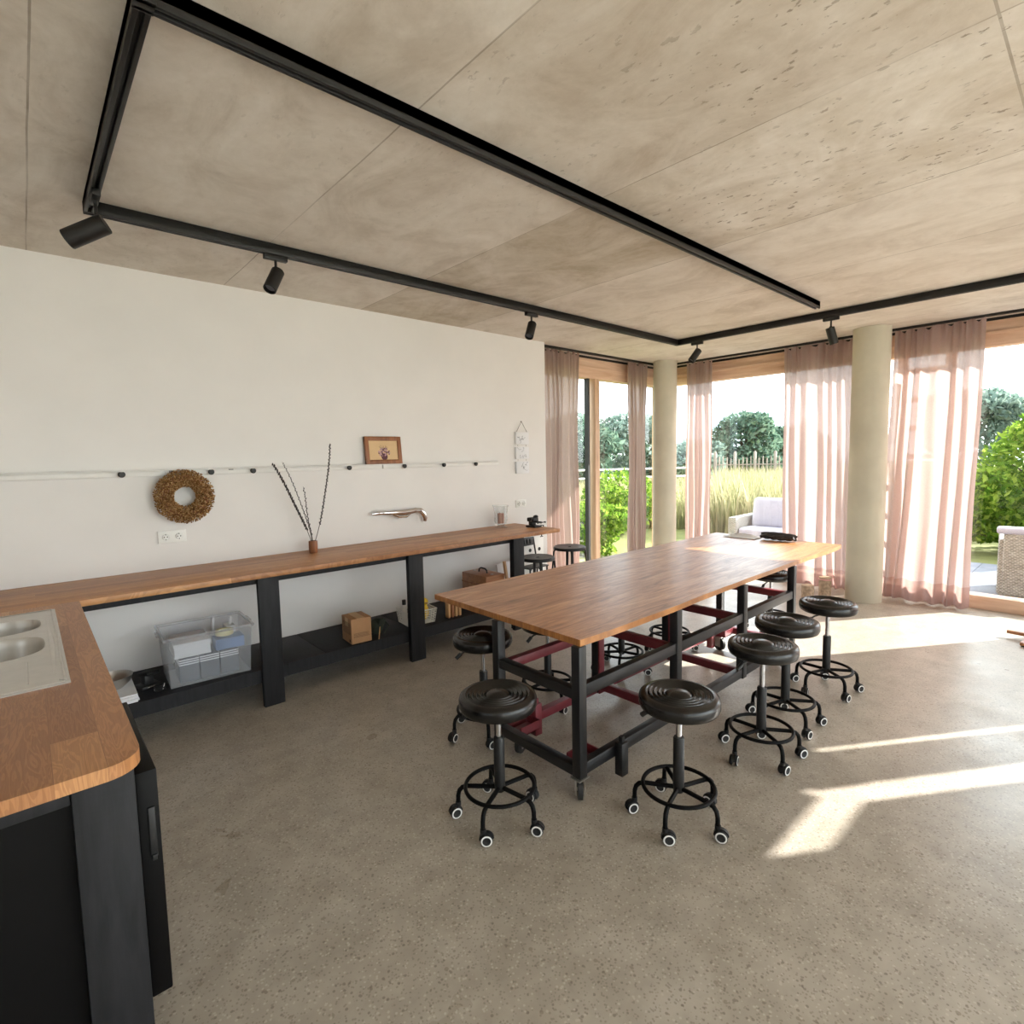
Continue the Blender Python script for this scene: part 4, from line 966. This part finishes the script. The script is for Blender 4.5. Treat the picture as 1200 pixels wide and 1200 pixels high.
# dotted white board and black chair at the wall end
t = thing('dotted_board', 'white board with black round holes leaning at the wall end', 'board', (4.02, 4.215, 0))
g = G(); g.box((.42, .018, .72), (0, 0, .36), bev=.002); obj('panel', g, M['white'], t)
g = G()
for ix in (-.16, 0, .14):
    for iz in (.37, .58): g.cyl((ix, -.0115, iz), (ix, -.009, iz), .020, seg=16)
obj('holes', g, M['matte'], t)
t = thing('metal_chair', 'black metal chair with slatted backrest standing behind the two stools', 'chair', (3.93, 4.06, 0), .05)
g = G(); g.box((.30, .17, .012), (0, .0, .44), bev=.005); obj('seat', g, M['bmetal'], t)
for sx in (-1, 1):
    g = G(); g.tube([(sx * .14, .085, .0), (sx * .135, .075, .44), (sx * .12, .115, .73)], .009, 8); obj('rear_leg', g, M['bmetal'], t)
    g = G(); g.tube([(sx * .14, -.08, .0), (sx * .13, -.07, .434)], .009, 8); obj('leg', g, M['bmetal'], t)
g = G(); g.box((.24, .008, .09), (0, .108, .69), (R_(-6), 0, 0), bev=.003)
for k in range(4): g.box((.02, .012, .05), (-.07 + .045 * k, .1, .69), (R_(-6), 0, 0))
obj('backrest', g, M['bmetal'], t)

# birch logs by the column
for i, (x, y, r, h) in enumerate(((6.19, 2.16, .062, .155), (6.40, 2.06, .060, .225))):
    t = thing('birch_log', ('shorter birch log standing on the floor by the pink curtain', 'taller birch log with pink ribbon standing beside the column')[i], 'log', (x, y, 0), 0, 'birch logs by the column')
    g = G(); prof = [(0, 0), (r, 0)] + [(r * (1 + .03 * math.sin(k * 2.1)), h * k / 6) for k in range(1, 6)] + [(r, h)]
    g.lathe(prof, seg=24); obj('bark', g, M['birch'], t)
    g = G(); g.lathe([(r * .98, h), (r * .9, h + .002), (0, h + .002)], seg=24); obj('cut_face', g, M['wax'], t)
    if i == 1:
        g = G(); g.tube([(r * 1.05 * math.cos(a), r * 1.05 * math.sin(a), h - .02) for a in np.linspace(0, 2 * PI, 24, endpoint=False)], .010, 6, closed=True, squash=(.25, 1))
        g.tube([(0, -r * 1.05, h - .01), (.03, -r * 1.15, h + .02), (.05, -r * 1.2, h - .01), (.075, -r * 1.4, h - .12)], .012, 6, squash=(.3, 1)); obj('ribbon', g, M['pink'], t)
# wooden thing on the floor at the right picture edge
t = thing('wooden_floor_stand', 'low reddish wooden stand on the floor at the right picture edge', 'stand', (6.05, .36, 0), R_(-8))
g = G(); g.span(-.02, .02, -.30, .19, .035, .062, .004); obj('crossbar', g, M['casewood'], t)
g = G(); g.span(-.22, .22, .02, .06, .008, .035, .004); g.span(-.22, .22, -.26, -.22, .008, .035, .004); obj('runner', g, M['casewood'], t)
for x in (-.2, .2):
    for y in (.04, -.24):
        g = G(); g.cyl((x, y, 0), (x, y, .008), .016, seg=12); obj('foot_pad', g, M['rubber'], t)

# ------------------------------------------------------------------ outside
g = G(); g.span(-60, 90, -70, 90, -.35, -.10)
o = obj('meadow_ground', g, M['soil']); o['kind'] = 'structure'; tag(o, 'grassy ground of the meadow outside the windows', 'ground')
g = G()
for i in range(7):
    for j in range(0, 9):
        g.span(7.16 + .40 * i, 7.555 + .40 * i, -2.0 + .80 * j - .8, -2.0 + .80 * j - .006, -.10, -.03, .004)
o = obj('patio_paving', g, M['stone']); o['kind'] = 'structure'; tag(o, 'pale grey stone patio slabs outside the right window', 'patio')
g = G(); g.span(-14, 9.9, -16, YS - .2, -.12, -.03)  # paving added out of view to bounce sunlight onto the ceiling
o = obj('bounce_paving', g, M['reflector']); o['kind'] = 'structure'; tag(o, 'pale terrace slab outside the right-hand wall, added to bounce sunlight indoors', 'reflector')
# wicker furniture
def cushion(g, c, s, rot=(0, 0, 0), bev=.06): g.box(s, c, rot, bev=bev, seg=4); return g
PZ = -.029
t = thing('wicker_sofa', 'grey wicker garden sofa outside behind the far window', 'sofa', (8.45, 3.30, PZ))
g = G(); g.box((.80, .14, .62), (0, .62, .32), bev=.03); g.box((.80, .14, .62), (0, -.62, .32), bev=.03); g.box((.14, 1.10, .72), (.33, 0, .37), bev=.03); g.box((.66, 1.10, .30), (-.06, 0, .16), bev=.02); obj('wicker_frame', g, M['wicker'], t)
g = G(); cushion(g, (-.06, 0, .40), (.62, 1.08, .14), bev=.04); obj('seat_cushion', g, M['lilac'], t)
g = G(); cushion(g, (.14, .27, .67), (.18, .50, .48), (0, .22, .08), .07); o1 = obj('back_cushion', g, M['lilac'], t)
g = G(); cushion(g, (.14, -.27, .66), (.18, .50, .46), (0, .22, -.05), .07); obj('back_cushion', g, M['lilac'], t)
t = thing('wicker_armchair', 'grey wicker garden armchair with pale cushion outside the right window', 'armchair', (8.15, .44, PZ), R_(6))
g = G()
for s, (y, x) in enumerate(((.36, 0), (-.36, 0))): g.box((.74, .10, .62), (.05, y, .33), bev=.035)
g.box((.10, .74, .70), (-.31, 0, .37), (0, -.08, 0), bev=.035); g.box((.64, .64, .28), (.05, 0, .16), bev=.02); obj('wicker_frame', g, M['wicker'], t)
g = G(); cushion(g, (.05, 0, .38), (.62, .60, .14), bev=.04); obj('seat_cushion', g, M['lilac'], t)
g = G(); cushion(g, (-.32, 0, .735), (.15, .86, .075), (0, 0, 0), .03); obj('back_cushion', g, M['lilac'], t)
# ladder leaning outside in front of the glass
t = thing('wooden_ladder', 'wooden ladder standing outside the glass behind the right-hand curtain', 'ladder', (7.34, 1.43, PZ))
for sy in (-.21, .21):
    g = G(); g.box((.035, .09, 2.62), (0, sy, 1.31), bev=.004); obj('stile', g, M['lightwood_z'], t)
for k in range(8):
    g = G(); g.box((.03, .34, .055), (0, 0, .30 + .31 * k), bev=.004); obj('rung', g, M['lightwood'], t)

# vegetation
def leaves(name, blobs, n, size, mat, parent, seed):
    """leaf quads scattered through the outer half of ellipsoid blobs: (cx,cy,cz,rx,ry,rz)"""
    r = np.random.RandomState(seed); vol = np.array([b[3] * b[4] * b[5] for b in blobs]) ** (2 / 3); vol /= vol.sum()
    k = r.choice(len(blobs), n, p=vol); Bq = np.array(blobs)[k]
    d = r.normal(size=(n, 3)); d /= np.linalg.norm(d, axis=1)[:, None]; rad = .62 + .42 * r.rand(n, 1) ** .6
    c = Bq[:, :3] + d * rad * Bq[:, 3:]
    a = r.normal(size=(n, 3)) + d * .8; a /= np.linalg.norm(a, axis=1)[:, None]; b = np.cross(a, r.normal(size=(n, 3))); b /= np.linalg.norm(b, axis=1)[:, None]
    s = size * (.6 + .8 * r.rand(n, 1))
    P = np.stack([c - a * s, c + b * s * .45, c + a * s, c - b * s * .45], 1).reshape(-1, 3)
    me = bpy.data.meshes.new(name); me.from_pydata(P.tolist(), [], np.arange(4 * n).reshape(n, 4).tolist()); me.materials.append(M[mat])
    o = bpy.data.objects.new(name, me); COL.objects.link(o); o.parent = parent; return o
def tree(name, x, y, h, w, label, mat, seed, n=5000, size=.16, trunk=.12, low=.25, group=None, nb=9):
    t = thing(name, label, 'bush' if 'bush' in name else 'tree', (x, y, -.10), 0, group)
    r = random.Random(seed); blobs = [(0, 0, h * (.5 + low * .4), w * .42, w * .42, h * (.5 - low * .4) * .9)]
    for i in range(nb):
        a = i * 2.4; q = r.uniform(.25, .46); z = h * r.uniform(low + .1, .86); sh = 1.0 if z < h * .6 else 1.0 - (z / h - .6) * 1.5
        blobs.append((math.cos(a) * w * q * sh, math.sin(a) * w * q * sh, z, w * r.uniform(.16, .25), w * r.uniform(.16, .25), h * r.uniform(.12, .18)))
    g = G(); g.tube([(0, 0, 0), (.02 * h, 0, h * .3), (0, .02 * h, h * .75)], [trunk, trunk * .8, trunk * .25], 10)
    for i in range(5):
        a = i * 1.3; g.tube([(.015 * h, 0, h * (.22 + .07 * i)), (math.cos(a) * w * .2, math.sin(a) * w * .2, h * (.42 + .07 * i)), (math.cos(a) * w * .36, math.sin(a) * w * .36, h * (.5 + .07 * i))], [trunk * .45, trunk * .3, trunk * .1], 6)
    obj('trunk', g, M['bark'], t); leaves('foliage', blobs, n, size, mat, t, seed); return t
TG = 'trees beyond the meadow'
tree('broadleaf_tree', 26.0, 12.2, 3.75, 3.6, 'round dark green tree behind the stake fence, seen between the columns', 'tree', 31, 8000, .15, .14, .05, TG)
tree('broadleaf_tree', 31.4, 11.9, 3.2, 2.4, 'smaller dark tree right of the round tree behind the stake fence', 'tree', 33, 4000, .15, .10, .05, TG)
tree('broadleaf_tree', 34.0, 12.6, 3.1, 4.0, 'distant pale green tree at the right edge of the middle window', 'tree2', 34, 3500, .2, .12, .05, TG)
tree('broadleaf_tree', 15.0, 13.2, 3.35, 3.0, 'tall blue-green tree filling the left window left of the mullion', 'tree', 41, 6500, .13, .14, .05, TG)
tree('broadleaf_tree', 20.6, 14.6, 3.75, 3.5, 'dense blue-green tree in the left window right of the mullion', 'tree2', 42, 6500, .13, .14, .05, TG)
tree('broadleaf_tree', 21.2, 12.0, 2.4, 2.6, 'thin pale tree seen past the corner curtain', 'tree2', 43, 3000, .13, .10, .05, TG)
tree('broadleaf_tree', 38.0, 5.4, 5.0, 4.6, 'distant blue-grey tree rising above the bright bush at right', 'tree2', 51, 4200, .22, .16, .05, TG)
tree('broadleaf_tree', 39.0, .3, 5.2, 5.2, 'distant blue-grey tree at the right picture edge', 'tree2', 52, 4200, .22, .16, .05, TG)
tree('laurel_bush', 11.6, .66, 2.25, 2.1, 'bright green leafy bush outside the right window behind the armchair', 'bush', 61, 14000, .055, .05, .0, 'garden bushes')
tree('laurel_bush', 13.4, 1.9, 1.35, 1.3, 'low bright bush left of the tall one behind the armchair', 'bush', 62, 4000, .07, .04, .0, 'garden bushes')
tree('laurel_bush', 9.3, 6.95, 1.45, 1.9, 'lime-green bush close outside the left window', 'bush', 63, 5000, .055, .04, .0, 'garden bushes')
tree('laurel_bush', 7.35, 6.1, .95, 1.3, 'low lime-green bush outside the left window below the mullion', 'bush', 64, 3500, .055, .04, .0, 'garden bushes')

# thin hanging branch with a few leaves outside the middle window
t = thing('hanging_twigs', 'sparse hanging twigs with small leaves outside the middle window', 'twig', (9.2, 3.45, 2.95))
g = G()
for i, (y, L) in enumerate(((0, .75), (.12, .25), (-.15, 1.1))): g.tube([(0, y, .2), (.02, y + .03, -L * .5), (0, y + .06, -L)], .004, 5)
obj('stem', g, M['bark'], t); leaves('foliage', [(0, .0, -.45, .06, .2, .35), (0, -.15, -.7, .06, .15, .3)], 60, .03, 'tree', t, 71)

# meadow blades
r = np.random.RandomState(77); n = 42000
ang = R_(2) + r.rand(n) * R_(48); dist = 9.0 + 13.0 * r.rand(n) ** .9
bx, by = dist * np.cos(ang), dist * np.sin(ang)
ok = ((bx > 10.2) | (by > 5.6)) & ~((bx < 13.5) & (by < 2.2)) & ~((by / bx > .56) & (dist < 12.5)); bx, by, dist = bx[ok], by[ok], dist[ok]; n = len(bx)
h = (.55 + .75 * r.rand(n)) * np.where(by / bx > .52, .75, 1.0); h = np.minimum(h, 1.28); wd = .010 + .012 * r.rand(n)
a = r.rand(n) * 2 * PI; lx, ly = np.cos(a), np.sin(a); be = h * (.1 + .25 * r.rand(n)); a2 = a + PI / 2 + r.normal(size=n) * .4; ex, ey = np.cos(a2) * be, np.sin(a2) * be
z0 = np.full(n, -.10)
P = np.stack([np.c_[bx - lx * wd, by - ly * wd, z0], np.c_[bx + lx * wd, by + ly * wd, z0], np.c_[bx + lx * wd * .9 + ex * .35, by + ly * wd * .9 + ey * .35, z0 + h * .6], np.c_[bx - lx * wd * .9 + ex * .35, by - ly * wd * .9 + ey * .35, z0 + h * .6], np.c_[bx + ex, by + ey, z0 + h]], 1).reshape(-1, 3)
q = np.arange(n) * 5; F = [[i, i + 1, i + 2, i + 3] for i in q] + [[i + 3, i + 2, i + 4] for i in q]
me = bpy.data.meshes.new('meadow_grass'); me.from_pydata(P.tolist(), [], F); me.materials.append(M['reed'])
o = bpy.data.objects.new('meadow_grass', me); COL.objects.link(o); tag(o, 'tall yellow-green meadow grass outside the windows', 'grass', None, 'stuff')

# stake fence beyond the meadow
t = thing('stake_fence', 'pale wooden stake fence along the far side of the meadow', 'fence', (18.4, 9.6, -.10))
f0, f1 = Vector((0, 0, 0)), Vector((2.4, -3.6, 0)); rnd = random.Random(6)
for i in range(34):
    p = f0 + (f1 - f0) * i / 33; post = i % 5 == 0; hh = 1.72 if post else rnd.uniform(1.45, 1.58); g = G(); rr = .055 if post else .022
    g.lathe([(rr, 0), (rr, hh - .05), (rr * .4, hh), (0, hh)], p, 8); obj('stake', g, M['fence'], t)
for z in (.75, 1.25):
    g = G(); g.tube([f0 + Vector((0, 0, z)), f1 + Vector((0, 0, z))], .022, 6); obj('fence_rail', g, M['fence'], t)
t = thing('rail_fence', 'low white two-rail fence behind the bright bushes in the left window', 'fence', (10.2, 9.6, -.10))
for i in range(5):
    g = G(); g.box((.07, .07, 1.42), (.9 * i, -.55 * i, .71)); obj('post', g, M['rail'], t)
for z in (1.08, 1.30):
    g = G(); g.tube([(0, 0, z), (3.6, -2.2, z)], .03, 6); obj('fence_rail', g, M['rail'], t)

# ------------------------------------------------------------------ light
wd_ = bpy.data.worlds.new('sky'); SC.world = wd_; wd_.use_nodes = True
nt = wd_.node_tree; bg = nt.nodes['Background']
tc = nt.nodes.new('ShaderNodeTexCoord'); nz = nt.nodes.new('ShaderNodeTexNoise'); nz.inputs['Scale'].default_value = 3.0; nz.inputs['Detail'].default_value = 5
mp = nt.nodes.new('ShaderNodeMapping'); mp.inputs['Scale'].default_value = (1, 1, 3.5); rp = nt.nodes.new('ShaderNodeValToRGB')
rp.color_ramp.elements[0].position = .36; rp.color_ramp.elements[0].color = (.66, .82, 1.0, 1); rp.color_ramp.elements[1].position = .52; rp.color_ramp.elements[1].color = (.95, .98, 1.0, 1)
nt.links.new(tc.outputs['Generated'], mp.inputs[0]); nt.links.new(mp.outputs[0], nz.inputs['Vector']); nt.links.new(nz.outputs['Fac'], rp.inputs[0]); nt.links.new(rp.outputs[0], bg.inputs[0])
AZ, EL = R_(-33.0), R_(27.8)
SUN = Vector((math.cos(EL) * math.cos(AZ), math.cos(EL) * math.sin(AZ), math.sin(EL)))
dt = nt.nodes.new('ShaderNodeVectorMath'); dt.operation = 'DOT_PRODUCT'; nt.links.new(tc.outputs['Generated'], dt.inputs[0]); dt.inputs[1].default_value = SUN
ra = nt.nodes.new('ShaderNodeMapRange'); ra.interpolation_type = 'SMOOTHSTEP'; ra.inputs['From Min'].default_value = .15; ra.inputs['From Max'].default_value = 1.0; ra.inputs['To Min'].default_value = 2.3; ra.inputs['To Max'].default_value = 6.0
nt.links.new(dt.outputs['Value'], ra.inputs['Value']); nt.links.new(ra.outputs[0], bg.inputs['Strength'])
sd_ = bpy.data.lights.new('sun', 'SUN'); sd_.energy = 17.0; sd_.angle = R_(.45); sd_.color = (1.0, .96, .91)
so = bpy.data.objects.new('sun', sd_); COL.objects.link(so); so.location = (30, -19, 18)
so.rotation_euler = Vector((-math.cos(EL) * math.cos(AZ), -math.cos(EL) * math.sin(AZ), -math.sin(EL))).to_track_quat('-Z', 'Y').to_euler()

# ------------------------------------------------------------------ camera
yaw, pitch, roll = 0.839923079, -0.0848473655, -0.0197236344
fw = Vector((math.cos(yaw) * math.cos(pitch), math.sin(yaw) * math.cos(pitch), math.sin(pitch)))
rt = fw.cross(Vector((0, 0, 1))).normalized(); up = rt.cross(fw)
c, s = math.cos(roll), math.sin(roll); r2 = rt * c + up * s; u2 = up * c - rt * s
cd = bpy.data.cameras.new('camera'); cam = bpy.data.objects.new('camera', cd); COL.objects.link(cam)
cam.matrix_world = Matrix(((r2.x, u2.x, -fw.x, 0), (r2.y, u2.y, -fw.y, 0), (r2.z, u2.z, -fw.z, 1.6), (0, 0, 0, 1)))
cd.sensor_fit = 'HORIZONTAL'; cd.sensor_width = 36; cd.lens = 635.793 / 1200 * 36; cd.shift_y = -(600 - 588.818) / 1200; cd.clip_start = .02; cd.clip_end = 400
SC.camera = cam
SC.view_settings.view_transform = 'Standard'; SC.view_settings.look = 'None'; SC.view_settings.gamma = 1.0; SC.view_settings.use_curve_mapping = False
SC.view_settings.exposure = 0.47
